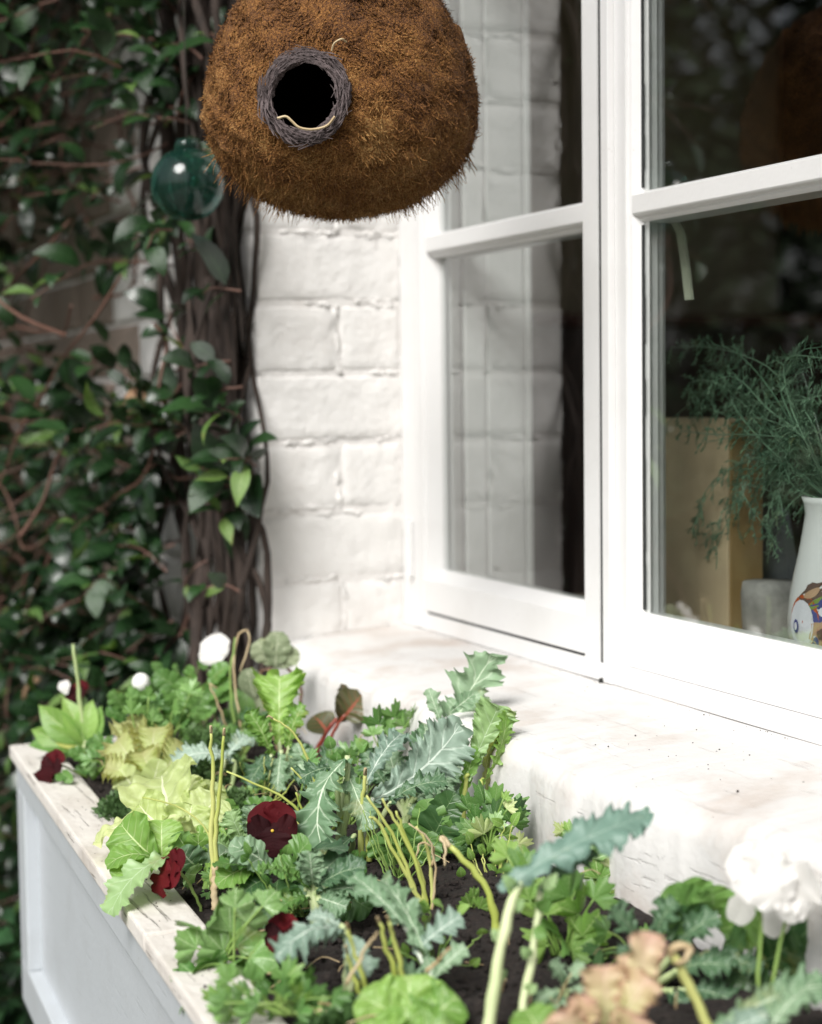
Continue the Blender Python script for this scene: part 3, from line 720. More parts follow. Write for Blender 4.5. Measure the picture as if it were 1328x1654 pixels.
def clod(q, c, r, rg):
    ico = [(0, 0, 1), (.89, 0, .45), (.28, .85, .45), (-.72, .53, .45), (-.72, -.53, .45), (.28, -.85, .45), (.72, .53, -.45), (-.28, .85, -.45), (-.89, 0, -.45), (-.28, -.85, -.45), (.72, -.53, -.45), (0, 0, -1)]
    fc = [(0, 1, 2), (0, 2, 3), (0, 3, 4), (0, 4, 5), (0, 5, 1), (1, 6, 2), (2, 7, 3), (3, 8, 4), (4, 9, 5), (5, 10, 1), (6, 7, 2), (7, 8, 3), (8, 9, 4), (9, 10, 5), (10, 6, 1), (11, 7, 6), (11, 8, 7), (11, 9, 8), (11, 10, 9), (11, 6, 10)]
    sc = rg.uniform(.6, 1.3, 3); q.add([(c[0]+r*a*sc[0]*rg.uniform(.7, 1.2), c[1]+r*b_*sc[1]*rg.uniform(.7, 1.2), c[2]+r*d*sc[2]*rg.uniform(.7, 1.1)) for a, b_, d in ico], fc)
for i in range(5200):
    x = srg.uniform(.0, 1.45); y = srg.uniform(yf(x)+.045, WY-.012); r = abs(srg.normal(0, .0016))+.0009
    if srg.random() < .03: r *= 1.9
    clod(q, (x, y, soil_z(x, y)+r*.5), r, srg)
tag(q.build('soil', SOIL), 'dark crumbly potting soil filling the planter', 'soil', kind='stuff')
q = MB()                                         # crumbs spilt on rim and sill
for i in range(330):
    if i < 120: x = srg.uniform(.1, 1.2); y = yf(x)+srg.uniform(.002, .046)**1.0; z = PZ+.0008
    elif i >= 190:
        if i < 290: x = srg.uniform(.02, 1.2); y = -.0015-abs(srg.normal(0, .004)); z = .0155
        else: x = abs(srg.normal(0, .006))+.002; y = srg.uniform(-.17, -.01); z = .004+.012*min(1, (y+.19)/.16)
    else: x = srg.uniform(.5, 1.1); y = srg.uniform(-.18, -.02); z = .001+.014*min(1, (y+.19)/.16)
    clod(q, (x, y, z), abs(srg.normal(0, .0005))*(1 if i < 120 else .55)+.0003, srg)
tag(q.build('soil_crumbs', SOIL), 'dark soil crumbs scattered on the rim and sill', 'soil crumbs', kind='stuff')

# ------------------------------------------------------------------ plant materials
KALE = m_leaf('kale_leaf', (.10, .195, .095), (.21, .32, .185), (.46, .56, .40), 6, .5, .2, veinw=.075, sidev=.75, pucker=.8)
KALEB = m_leaf('blue_kale_leaf', (.13, .21, .155), (.25, .34, .265), (.48, .56, .48), 6, .5, .15, veinw=.07, sidev=.7, pucker=.9)
KALED = m_leaf('dark_kale_leaf', (.035, .09, .038), (.08, .16, .075), (.25, .34, .2), 6, .45, .15, veinw=.05, sidev=.5, pucker=.8)
BRIGHT = m_leaf('bright_green_leaf', (.12, .26, .035), (.25, .42, .08), (.46, .58, .25), 6, .45, .35, veinw=.05, sidev=.55)
LIME = m_leaf('pale_lettuce_leaf', (.33, .42, .13), (.50, .57, .26), (.66, .70, .46), 5, .45, .4, veinw=.07, sidev=.35, pucker=1.2)
FRILL = m_leaf('frilly_lettuce_leaf', (.35, .45, .12), (.50, .57, .24), (.62, .64, .38), 5, .5, .4, edge=(.40, .40, .17), veinw=.06, sidev=.3)
GREEN = m_leaf('green_leaf', (.055, .15, .025), (.13, .27, .055), (.25, .38, .14), 6, .42, .3, veinw=.04, sidev=.5)
DEEP = m_leaf('deep_green_leaf', (.022, .07, .018), (.06, .14, .035), (.13, .22, .08), 6, .4, .2, veinw=.035, sidev=.45)
CHARD = m_leaf('chard_leaf', (.05, .06, .018), (.13, .12, .045), (.32, .08, .04), 5, .35, .25, veinw=.10, sidev=.7)
SOFT = m_leaf('soft_green_leaf', (.20, .34, .12), (.31, .46, .20), (.42, .55, .33), 6, .42, .3, veinw=.04, sidev=.5)
OLIVE = m_leaf('olive_leaf_back', (.14, .17, .03), (.26, .29, .07), (.35, .38, .14), 6, .5, .35)
REDL = m_leaf('red_lettuce_leaf', (.38, .42, .15), (.54, .52, .28), (.60, .56, .36), 5, .45, .3, edge=(.52, .31, .24), veinw=.07, sidev=.3)
SAGE = m_leaf('grey_sage_leaf', (.12, .16, .075), (.23, .27, .15), (.38, .42, .28), 6, .7, .15, mottled=.7)
PARS = m_leaf('parsley_leaf', (.07, .19, .035), (.19, .36, .09), (.36, .52, .24), 3, .38, .25, veinw=.06, sidev=.35)
PARSB = m_leaf('celery_leaf', (.13, .26, .06), (.27, .43, .17), (.44, .58, .32), 3, .36, .22, veinw=.07, sidev=.4)
YELL = m_leaf('yellowing_leaf', (.36, .38, .07), (.46, .48, .12), (.5, .52, .25), 5, .5, .35)
THYME = m_leaf('tiny_leaf', (.05, .11, .03), (.12, .21, .07), (.2, .3, .1), 3, .5, .25)
S_PALE = m_stem('pale_green_stem', (.36, .45, .20), (.50, .56, .32))
S_YEL = m_stem('yellow_green_stem', (.34, .40, .08), (.50, .52, .18))
S_GRN = m_stem('green_stem', (.14, .25, .05), (.25, .37, .10))
S_TAN = m_stem('dry_stem', (.34, .24, .12), (.52, .42, .26), .7, 40)
S_RED = m_stem('red_stem', (.20, .03, .018), (.28, .07, .035), .35)
S_WHT = m_stem('whitish_rib', (.50, .57, .46), (.62, .66, .56))
PETR = m_leaf('dark_red_petal', (.045, .0012, .0035), (.105, .004, .007), (.03, .001, .003), 9, .75, .12, veinw=.0, sidev=.2, spec=.2, lift=1)
PETK = m_leaf('blackish_petal', (.018, .0008, .002), (.055, .002, .004), (.02, .001, .002), 9, .75, .1, veinw=.0, sidev=.4, spec=.2, lift=1)
PETW = m_leaf('white_petal', (.66, .65, .62), (.76, .75, .73), (.60, .60, .53), 9, .6, .3, veinw=.0, sidev=.15, spec=.3, lift=1)
EYE = m_plain('flower_eye', (.60, .38, .04), .6, .2)
BUDG = m_plain('bud_cream', (.62, .66, .48), .6, .12, 60)

def root(name, px, py, label, cat, z=-.102, group=None):
    """a plant rooted where the soil is seen at (px, py)"""
    p_ = on_z(px, py, z)
    p_.y = max(min(p_.y, WY-.022), yf(p_.x)+.062)
    p_.z = soil_z(p_.x, p_.y)-.004
    t_ = thing(name, p_, label, cat, group); return t_, depth(p_)
def rpx(o):
    x, y, t_ = pix(o.location); return (x, y, t_)
prng = random.Random(21)

def kleaf(th, base, tip, wd, mat=None, n='mix', stemmat=None, r=.0026, foot=None, **kw):
    """kale-like leaf plus its stalk down to the root (or to foot)"""
    a = dict(prof='kale', nl=4.2, depth=.46, lob2=.22, teeth=.07, ruffle=.055, rf=6, fold=.10, bend=.55, nu=96, nv=6, sweep=.42, pucker=.025, frill=.06, ff=8); a.update(kw)
    leaf(th, base, tip, wd, mat or KALE, n, **a)
    if foot is not False:
        f_ = foot or rpx(th)
        mid = ((f_[0]*.5+base[0]*.5)+(base[0]-tip[0])*.10, f_[1]*.55+base[1]*.45, (f_[2]+base[2])/2)
        b2 = tuple(base[i]+(tip[i]-base[i])*.10 for i in range(3))
        stem(th, [f_, mid, base, b2], r*1.25, r*.65, stemmat or S_PALE)

# ---- kale against the sill
k1, t0 = root('kale', 705, 1335, 'tall pale kale with one deeply lobed leaf standing up against the sill', 'kale')
kleaf(k1, (708, 1275, t0), (800, 1056, t0+.01), 165, KALE, 'cam', S_WHT, nl=4.6, depth=.55, bend=-.35, side=-.25, sweep=.5)
leaf(k1, (714, 1170, t0-.006), (692, 1112, t0-.004), 46, KALE, 'cam', prof='kale', nl=2, depth=.5, teeth=.12, ruffle=.06, bend=.3)
leaf(k1, (728, 1150, t0-.004), (766, 1120, t0-.01), 60, KALE, 'cam', prof='kale', nl=2, depth=.5, teeth=.12, ruffle=.06, bend=.3)
kleaf(k1, (700, 1265, t0-.01), (752, 1175, t0-.03), 95, KALE, 'mix', nl=3.2, depth=.5)
leaf(k1, (700, 1215, t0-.01), (775, 1210, t0-.03), 80, KALED, 'mix', prof='kale', nl=3, depth=.55, teeth=.12, ruffle=.08, nu=50)
k2, t0 = root('kale', 765, 1372, 'yellow green kale leaf with a curled back edge touching the sill front', 'kale')
kleaf(k2, (752, 1262, t0-.02), (806, 1140, t0-.02), 104, SOFT, 'cam', S_YEL, prof='fan', nl=6, depth=.12, lob2=.08, bend=-.3, ruffle=.05, frill=.08)
kleaf(k2, (776, 1270, t0-.02-.004), (818, 1150, t0-.02+.0), 62, BRIGHT, 'right', S_YEL, prof='fan', nl=6, depth=.12, bend=.4, frill=.08)
leaf(k2, (788, 1285, t0-.008), (812, 1180, t0-.02), 48, OLIVE, 'right', prof='lettuce', ruffle=.06, bend=-.5, teeth=.06)
leaf(k2, (744, 1290, t0-.008), (768, 1205, t0-.02), 48, BRIGHT, 'cam', prof='kale', nl=4, depth=.4, teeth=.1, ruffle=.08, bend=.3)
k3, t0 = root('kale', 600, 1385, 'blue grey kale with a broad ribbed leaf beside the upright yellow stems', 'kale')
kleaf(k3, (602, 1292, t0), (742, 1172, t0), 176, KALEB, 'cam', S_WHT, nl=4.4, depth=.26, lob2=.2, bend=.45, side=.25)
kleaf(k3, (590, 1268, t0+.01), (650, 1185, t0+.06), 96, KALEB, 'mix', nl=3.4)
kleaf(k3, (628, 1300, t0-.01), (722, 1262, t0-.02), 92, KALED, 'mix', nl=3.4, depth=.55, bend=.7)
k4, t0 = root('kale', 545, 1400, 'dusky kale with a wide drooping leaf left of the blue grey kale', 'kale')
kleaf(k4, (562, 1225, t0), (522, 1375, t0-.05), 185, KALE, 'front', nl=4.0, depth=.28, lob2=.2, bend=.6, side=.3)
kleaf(k4, (560, 1240, t0+.02), (602, 1340, t0-.03), 100, KALE, 'cam', nl=3.6, depth=.5)
kleaf(k4, (540, 1240, t0+.02), (480, 1262, t0), 92, KALED, 'mix', nl=3.4, depth=.5)
kleaf(k4, (572, 1350, t0-.03), (500, 1440, t0-.07), 88, KALED, 'mix', nl=3, depth=.35)
# upright kale in the middle distance
k5, t0 = root('kale', 455, 1302, 'bright green frilly kale on two pale stems behind the dark red pansy', 'kale')
kleaf(k5, (452, 1205, t0), (452, 1092, t0+.02), 128, BRIGHT, 'cam', S_PALE, prof='fan', nl=7, depth=.16, lob2=.12, ruffle=.07, frill=.10, bend=.4)
kleaf(k5, (440, 1225, t0-.01), (402, 1150, t0-.02), 78, BRIGHT, 'mix', S_PALE, nl=4, depth=.45)
kleaf(k5, (466, 1210, t0-.01), (490, 1138, t0-.02), 74, BRIGHT, 'mix', S_PALE, nl=4, depth=.45)
kleaf(k5, (440, 1222, t0-.02), (402, 1268, t0-.06), 84, KALED, 'mix', nl=4, depth=.45)
kleaf(k5, (470, 1222, t0-.02), (505, 1270, t0-.05), 90, KALE, 'mix', nl=4, depth=.5)
kleaf(k5, (455, 1215, t0-.02), (448, 1278, t0-.05), 80, KALE, 'mix', nl=4, depth=.5)
k6, t0 = root('kale', 345, 1300, 'small blue green kale leaf arching behind the pale upright stems', 'kale')
kleaf(k6, (378, 1232, t0), (280, 1232, t0-.02), 84, KALEB, 'mix', nl=5, depth=.25, bend=.9)
kleaf(k6, (365, 1225, t0+.02), (400, 1190, t0+.04), 70, KALEB, 'mix', nl=4, depth=.4)

# ---- kale nearer the front
k7, t0 = root('kale', 560, 1600, 'crinkled blue kale leaf hanging over the parsley near the front', 'kale')
kleaf(k7, (558, 1508, t0-.01), (446, 1548, t0-.05), 118, KALEB, 'front', nl=3.6, depth=.24, ruffle=.10, bend=.8, curl=.12, pucker=.05)
kleaf(k7, (565, 1515, t0-.01), (588, 1580, t0-.05), 100, KALEB, 'mix', nl=3.4, depth=.4, bend=.6)
kleaf(k7, (556, 1500, t0), (500, 1478, t0+.01), 62, KALEB, 'mix', nl=3, depth=.3)
k8, t0 = root('kale', 712, 1610, 'lobed grey green kale with a long white rib lying low before the soil', 'kale')
kleaf(k8, (705, 1600, t0-.02), (618, 1420, t0+.05), 128, KALE, 'up', S_WHT, nl=5.0, depth=.70, bend=.4, r=.003, foot=(715, 1640, t0-.03))
stem(k8, [(706, 1602, t0-.024), (668, 1522, t0+.006), (628, 1442, t0+.040)], .0023, .0012, S_WHT, 'midrib')
leaf(k8, (668, 1540, t0-.0), (745, 1480, t0-.0), 96, KALEB, 'mix', prof='kale', nl=4.2, depth=.62, teeth=.1, ruffle=.06, nu=60, sweep=.45)
leaf(k8, (700, 1580, t0-.02), (752, 1530, t0-.02), 78, KALE, 'mix', prof='kale', nl=4, depth=.6, teeth=.1, ruffle=.06, nu=60, sweep=.45)
leaf(k8, (650, 1490, t0), (570, 1415, t0+.03), 76, KALE, 'mix', prof='kale', nl=4, depth=.6, teeth=.1, ruffle=.06, nu=60, sweep=.45)
leaf(k8, (690, 1590, t0-.03), (640, 1560, t0-.03), 66, KALED, 'mix', prof='kale', nl=4, depth=.5, teeth=.1, ruffle=.06, nu=50)
k9 = thing('kale', on_z(800, 1700, -.102), 'large dark blue green kale leaf raised on a thick pale stem before the sill', 'kale')
k9.location.z = -.11; ORG_ = ORIG; ORIG[k9.name] = k9.location.copy(); t9 = depth(k9.location)
leaf(k9, (806, 1438, t9+.03), (1046, 1318, t9+.06), 132, KALED if False else m_leaf('blurred_kale_leaf', (.07, .15, .115), (.13, .225, .175), (.24, .33, .27), 6, .48, .12, veinw=.04, sidev=.35), 'front', prof='kale', nl=4.6, depth=.13, lob2=.07, teeth=.06, ruffle=.075, rf=4, frill=.09, ff=9, bend=.45, curl=.05, nu=96, nv=6, side=.1)
stem(k9, [(786, 1700, t9), (796, 1600, t9+.01), (818, 1500, t9+.02), (836, 1432, t9+.03), (880, 1400, t9+.035)], 0.0046, .0026, S_PALE, n=10)
kleaf(k9, (872, 1440, t9+.04), (960, 1378, t9+.06), 80, KALED, 'mix', foot=False, nl=4, depth=.4)
stem(k9, [(838, 1660, t9+.02), (850, 1590, t9+.03), (866, 1500, t9+.04), (876, 1428, t9+.05)], .0033, .0022, S_PALE, n=10)
leaf(k9, (868, 1470, t9+.038), (890, 1452, t9+.03), 26, GREEN, 'cam', prof='ovate', ruffle=.05)
leaf(k9, (862, 1500, t9+.036), (884, 1512, t9+.03), 24, GREEN, 'cam', prof='ovate', ruffle=.05)
for a_, b_ in (((826, 1470), (846, 1452)), ((812, 1520), (794, 1500)), ((858, 1545), (842, 1530)), ((800, 1580), (818, 1566)), ((878, 1436), (900, 1410)), ((834, 1436), (812, 1412)), ((848, 1600), (868, 1590))):
    leaf(k9, (*a_, t9+.028), (*b_, t9+.024), 20, SOFT, 'cam', prof='ovate', ruffle=.08, bend=.6)
k10, t0 = root('kale', 915, 1640, 'low small grey green kale rosette at the right of the bare soil', 'kale')
for a, c_ in (((905, 1600), (865, 1620)), ((910, 1590), (890, 1555)), ((915, 1590), (945, 1560)), ((918, 1600), (965, 1600)), ((900, 1610), (930, 1650)), ((905, 1605), (880, 1650))):
    kleaf(k10, (*a, t0-.01), (*c_, t0-.02), 62, KALE, 'mix', nl=3.5, depth=.5, r=.0012)
k11 = thing('kale', at(1170, 1760, 1.03), 'big blurred kale leaf filling the bottom right corner', 'kale')
for a, c_, w_, tt, mt in (((1150, 1665, 1.06), (1345, 1590, 1.08), 120, 0, KALE), ((1230, 1690, 1.04), (1300, 1600, 1.06), 100, 0, KALE), ((1150, 1690, 1.05), (1240, 1640, 1.03), 90, 0, KALEB)):
    kleaf(k11, a, c_, w_, mt, 'front', nl=4, depth=.2, ruffle=.1)
k12, t0 = root('kale', 1050, 1600, 'dark shadowy kale with dusky leaves between red lettuce and white flower', 'kale')
for a, c_, w_ in (((1030, 1530), (985, 1470), 100), ((1060, 1520), (1090, 1455), 95), ((1085, 1540), (1160, 1480), 110), ((1090, 1570), (1180, 1560), 110), ((1050, 1560), (1000, 1540), 80), ((1100, 1600), (1190, 1620), 110), ((1140, 1540), (1230, 1570), 90), ((1080, 1600), (1120, 1650), 100)):
    kleaf(k12, (*a, t0-.03), (*c_, t0-.05), w_, KALED, 'mix', nl=4, depth=.4)

# ---- chard
ch, t0 = root('chard', 505, 1255, 'young chard with red stalks and dark bronze leaves before the sill front', 'chard')
stem(ch, [rpx(ch), (512, 1215, t0), (530, 1178, t0), (545, 1160, t0)], .0034, .0022, S_RED)
stem(ch, [rpx(ch), (520, 1225, t0-.005), (536, 1188, t0-.005), (560, 1150, t0-.005)], .0030, .0018, S_RED)
leaf(ch, (548, 1168, t0), (552, 1104, t0+.01), 66, CHARD, 'right', prof='ovate', bend=.6, ruffle=.05, side=.3)
leaf(ch, (556, 1158, t0-.005), (584, 1122, t0), 66, CHARD, 'cam', prof='ovate', bend=.8, ruffle=.05, curl=-.1)
leaf(ch, (530, 1185, t0), (506, 1156, t0+.01), 54, CHARD, 'mix', prof='ovate', bend=.5)
# ---- parsley beside chard
def palm(th, base, c_, rpix, mat, t_, n='mix', lobes=3, foot=None, **kw):
    """one fan shaped leaf centred near c_ on a thin stalk from base"""
    A = at(*base, t_); T = at(*c_, t_-.01)
    R_ = rpix*t_/FPX
    if isinstance(n, str): n = NV[n]
    n = (n+Vector((prng.uniform(-.75, .75), prng.uniform(-.75, .75), prng.uniform(-.5, .5)))).normalized()
    me = palmate_mesh('leaflet', R_*1.25, mat, sd_(), lobes, **kw)
    dv = (T-A); s0 = T-dv.normalized()*R_*.45
    place(me, th, s0, T+dv*.01, n, 'leaf')
    q = MB(); q.tube(curve([A, A*.5+s0*.5+Vector((0, 0, .004)), s0], 8), [.0010]*4+[.0008]*5, 5); q.build('stalk', S_GRN, th, smooth=True)
ps, t0 = root('parsley', 620, 1300, 'dark green lobed parsley leaves just right of the red stalked chard', 'parsley')
for c_, r_ in (((612, 1160), 24), ((640, 1150), 22), ((628, 1178), 24), ((655, 1165), 20), ((668, 1150), 18), ((600, 1180), 18), ((640, 1195), 22), ((580, 1210), 22), ((560, 1215), 20)):
    palm(ps, (prng.uniform(605, 635), 1270), c_, r_, GREEN if r_ > 20 else PARS, t0-.01, 'cam', 3, depth=.6)

# ---- lettuces
l1, t0 = root('lettuce', 300, 1385, 'pale yellow green butter lettuce beside the rim', 'lettuce')
for a, c_, w_, mt, n, kw in (((290, 1350, .0), (262, 1252, .05), 150, LIME, 'cam', dict(bend=.6, curl=-.10)), ((285, 1340, -.02), (152, 1362, -.03), 120, LIME, 'up', dict(bend=.7, curl=.1)),
        ((305, 1360, -.01), (352, 1290, .0), 110, LIME, 'mix', dict(bend=.6)), ((290, 1360, -.03), (225, 1300, .0), 100, LIME, 'front', dict(bend=.5)),
        ((300, 1370, -.02), (310, 1300, -.02), 100, LIME, 'cam', dict(bend=.5)), ((310, 1385, -.03), (365, 1345, -.03), 76, BRIGHT, 'mix', dict(bend=.6)), ((300, 1350, -.04), (260, 1330, -.07), 84, LIME, 'cam', dict(bend=.9))):
    leaf(l1, (a[0], a[1], t0+a[2]), (c_[0], c_[1], t0+c_[2]), w_, mt, n, prof='lettuce', ruffle=.06, rf=2.5, pucker=.06, frill=.025, ff=4, nu=70, nv=9, **kw)
l2, t0 = root('lettuce', 250, 1290, 'frilly yellow lettuce with bronze tinted edges in the far half', 'lettuce')
for a, c_, w_, n in (((240, 1255, 0), (190, 1195, .02), 90, 'cam'), ((235, 1265, -.01), (170, 1240, -.02), 74, 'mix'), ((245, 1255, 0), (250, 1175, .02), 84, 'cam'), ((255, 1260, 0), (295, 1205, .0), 80, 'cam'), ((250, 1270, -.02), (230, 1215, -.01), 80, 'mix'), ((240, 1262, .02), (205, 1165, .06), 80, 'mix')):
    leaf(l2, (a[0], a[1], t0+a[2]), (c_[0], c_[1], t0+c_[2]), w_, FRILL, n, prof='fan', ruffle=.05, rf=2.5, frill=.13, ff=10, teeth=.06, bend=.5, nu=84, nv=9, nl=9, depth=.10)
leaf(l2, (238, 1290, t0-.02), (195, 1240, t0-.02), 60, LIME, 'front', prof='lettuce', ruffle=.08, bend=.6)
leaf(l2, (240, 1300, t0-.02), (258, 1225, t0-.03), 50, LIME, 'cam', prof='lettuce', ruffle=.06, bend=.3)
l3, t0 = root('lettuce', 262, 1455, 'smooth green lettuce leaves flopping over the cream rim', 'lettuce')
for a, c_, w_, mt, n, kw in (((255, 1390, .02), (195, 1330, .03), 95, BRIGHT, 'cam', dict(bend=.6)), ((250, 1400, .0), (190, 1425, -.02), 84, BRIGHT, 'front', dict(bend=.7)), ((262, 1385, .02), (262, 1325, .03), 78, BRIGHT, 'mix', dict(bend=.5)), ((245, 1385, 0), (172, 1400, -.01), 56, BRIGHT, 'left', dict(bend=.8))):
    leaf(l3, (a[0], a[1], t0+a[2]), (c_[0], c_[1], t0+c_[2]), w_, mt, n, prof='lettuce', ruffle=.05, rf=3, pucker=.025, nu=40, nv=6, **kw)
leaf(l3, (285, 1385, t0-.01), (178, 1478, t0-.05), 112, SOFT, 'front', prof='kale', nl=4.5, depth=.18, teeth=.08, ruffle=.06, bend=.75, nu=60)
l4 = thing('lettuce', at(660, 1700, 1.17), 'shiny bright green lettuce head in the blurred foreground', 'lettuce')
for a, c_, w_, tt, n in (((670, 1690), (580, 1610), 125, 1.13, 'mix'), ((670, 1690), (660, 1575), 140, 1.14, 'cam'), ((680, 1690), (740, 1610), 130, 1.13, 'mix'), ((660, 1700), (600, 1650), 120, 1.10, 'front'), ((675, 1700), (720, 1650), 120, 1.10, 'mix'), ((665, 1700), (655, 1625), 130, 1.11, 'cam')):
    leaf(l4, (*a, tt+.01), (*c_, tt), w_, BRIGHT, n, prof='lettuce', ruffle=.10, rf=3, pucker=.05, nu=46, nv=7, bend=.9, curl=.08)
l5 = thing('lettuce', at(970, 1760, 1.02), 'red tinged pinkish lettuce blurred in the foreground', 'lettuce')
for a, c_, w_, tt, n in (((990, 1680), (1050, 1505), 90, 1.03, 'cam'), ((980, 1690), (975, 1560), 110, 1.02, 'cam'), ((985, 1690), (1050, 1580), 100, 1.01, 'mix'), ((970, 1700), (905, 1630), 100, 1.0, 'front'), ((985, 1700), (1030, 1640), 100, .99, 'cam'), ((960, 1700), (950, 1610), 90, 1.0, 'front'), ((1000, 1660), (1020, 1545), 60, 1.035, 'left')):
    leaf(l5, (*a, tt+.01), (*c_, tt), w_, REDL, n, prof='fan', ruffle=.10, rf=3, frill=.10, ff=7, teeth=.08, nl=6, depth=.2, nu=70, nv=7, bend=.6)
leaf(l5, (880, 1700, 1.05), (850, 1630, 1.06), 90, BRIGHT, 'mix', prof='lettuce', ruffle=.08, bend=.8)

# ---- parsley / celery clumps
p1, t0 = root('celery', 370, 1560, 'pale rounded celery leaves leaning over the rim at the left', 'celery')
for i, (c_, r_, mt) in enumerate((((345, 1478), 34, PARSB), ((318, 1495), 34, PARSB), ((372, 1490), 36, PARSB), ((392, 1520), 34, PARSB), ((350, 1525), 40, PARSB), ((305, 1525), 32, PARSB), ((330, 1550), 34, PARS), ((370, 1555), 38, PARS), ((405, 1480), 28, PARSB),
        ((415, 1545), 34, PARS), ((430, 1455), 24, PARSB), ((310, 1590), 32, PARS), ((296, 1575), 26, PARS), ((338, 1600), 32, PARS), ((380, 1455), 26, PARSB), ((300, 1612), 26, PARS), ((345, 1620), 26, GREEN))):
    palm(p1, (360+prng.uniform(-14, 22), 1560), c_, r_, mt, t0-.005*i/3, ('front', 'mix', 'cam')[i % 3], 3, depth=.24, teeth=.06, cup=.35)
p2, t0 = root('parsley', 440, 1640, 'low bright parsley spreading under the crinkled blue kale', 'parsley')
for i in range(30):
    c_ = (prng.uniform(345, 560), prng.uniform(1570, 1650)); palm(p2, (prng.uniform(420, 480), 1640), c_, prng.uniform(18, 30), (PARS, GREEN, BRIGHT, GREEN)[i % 4], t0-.02+prng.uniform(-.02, .02), ('mix', 'cam', 'front')[i % 3], 3, depth=.5)
p3, t0 = root('celery', 985, 1465, 'yellow green celery sprigs behind the raised dark kale leaf', 'celery')
for c_, r_, mt in (((1000, 1395), 30, LIME), ((985, 1370), 26, BRIGHT), ((1005, 1440), 22, BRIGHT), ((955, 1378), 24, PARSB), ((965, 1410), 26, BRIGHT), ((920, 1342), 18, BRIGHT), ((905, 1338), 14, LIME), ((1010, 1375), 20, PARSB)):
    palm(p3, (975, 1450), c_, r_, mt, t0-.0, 'cam', 3, depth=.4)
p4, t0 = root('celery', 905, 1560, 'broad lobed bright leaves under the raised dark kale leaf', 'celery')
for i, (c_, r_) in enumerate((((860, 1400), 38), ((920, 1430), 44), ((880, 1460), 44), ((940, 1460), 40), ((900, 1500), 46), ((950, 1500), 38), ((850, 1440), 34), ((965, 1440), 32), ((935, 1530), 36), ((875, 1520), 34), ((835, 1395), 30), ((815, 1375), 26))):
    palm(p4, (905+prng.uniform(-15, 15), 1545), c_, r_, (BRIGHT, GREEN, BRIGHT)[i % 3], t0-.0, ('cam', 'mix', 'front')[i % 3], 3, depth=.42, teeth=.1)
p5, t0 = root('parsley', 790, 1405, 'dark green clump with pale young leaves against the sill foot', 'parsley')
for i in range(16):
    c_ = (prng.uniform(735, 835), prng.uniform(1285, 1385)); palm(p5, (785, 1385), c_, prng.uniform(20, 30), (DEEP, GREEN, GREEN, DEEP)[i % 4], t0-.02+prng.uniform(-.02, .01), ('cam', 'mix')[i % 2], 3, depth=.45)
for c_, r_, mt in (((778, 1338), 26, LIME), ((800, 1325), 18, PARSB), ((822, 1302), 14, LIME), ((818, 1345), 16, BRIGHT), ((845, 1362), 18, LIME), ((760, 1335), 18, PARSB), ((815, 1285), 11, BRIGHT)):
    palm(p5, (790, 1370), c_, r_, mt, t0-.05, 'cam', 3, depth=.5)
p6, t0 = root('seedling', 768, 1490, 'tiny bright seedling standing alone on the bare dark soil', 'seedling')
for c_, r_ in (((758, 1458), 20), ((776, 1462), 16), ((765, 1444), 13)): palm(p6, (770, 1484), c_, r_, BRIGHT, t0, 'cam', 3, depth=.3)

# ---- leafy cover in the middle
g1, t0 = root('spinach', 655, 1405, 'mid green spinach leaves under the blue grey kale at centre', 'spinach')
for a, c_, w_, mt in (((640, 1385), (610, 1345), 70, GREEN), ((650, 1385), (650, 1330), 80, GREEN), ((660, 1390), (695, 1340), 80, GREEN), ((645, 1395), (622, 1395), 60, GREEN), ((690, 1370), (725, 1300), 76, DEEP), ((700, 1360), (690, 1290), 66, GREEN), ((715, 1375), (760, 1330), 70, GREEN), ((700, 1340), (735, 1280), 60, DEEP)):
    leaf(g1, (*a, t0-.01), (*c_, t0-.02), w_, mt, 'cam', prof='round', ruffle=.05, bend=.5, nl=5, depth=.08)
g2, t0 = root('violet_foliage', 455, 1465, 'dark scalloped pansy leaves lying under the open dark red pansy', 'foliage plant')
for a, c_, w_, mt, n in (((430, 1420), (345, 1400), 74, GREEN, 'up'), ((440, 1410), (370, 1365), 64, KALE, 'mix'), ((440, 1420), (395, 1440), 80, DEEP, 'mix'), ((450, 1420), (455, 1465), 90, DEEP, 'front'), ((460, 1415), (585, 1412), 86, KALED, 'mix'), ((470, 1400), (560, 1375), 84, KALED, 'up'), ((455, 1425), (545, 1440), 76, KALE, 'mix'),
        ((420, 1400), (350, 1430), 60, BRIGHT, 'front'), ((410, 1395), (380, 1375), 56, KALE, 'cam'), ((470, 1430), (520, 1460), 80, DEEP, 'mix'), ((500, 1410), (440, 1405), 60, GREEN, 'mix'), ((540, 1430), (600, 1470), 80, DEEP, 'front'), ((480, 1400), (500, 1360), 70, GREEN, 'mix'), ((420, 1440), (470, 1500), 80, DEEP, 'front')):
    leaf(g2, (*a, t0-.01), (*c_, t0-.025), w_, mt, n, prof='round', ruffle=.06, bend=.6, nl=7, depth=.10, nu=48, curl=.04)
g3, t0 = root('violet_foliage', 335, 1420, 'soft pale leaves between the red side flower and the pale upright stems', 'foliage plant')
for a, c_, w_, mt in (((320, 1400), (290, 1370), 66, KALE), ((325, 1395), (320, 1345), 60, BRIGHT), ((330, 1400), (368, 1372), 66, KALE), ((318, 1410), (300, 1410), 50, PARSB), ((330, 1408), (352, 1420), 48, BRIGHT), ((312, 1380), (285, 1345), 56, PARSB)):
    leaf(g3, (*a, t0-.01), (*c_, t0-.03), w_, mt, 'cam', prof='round', ruffle=.06, bend=.5, nl=6, depth=.12)

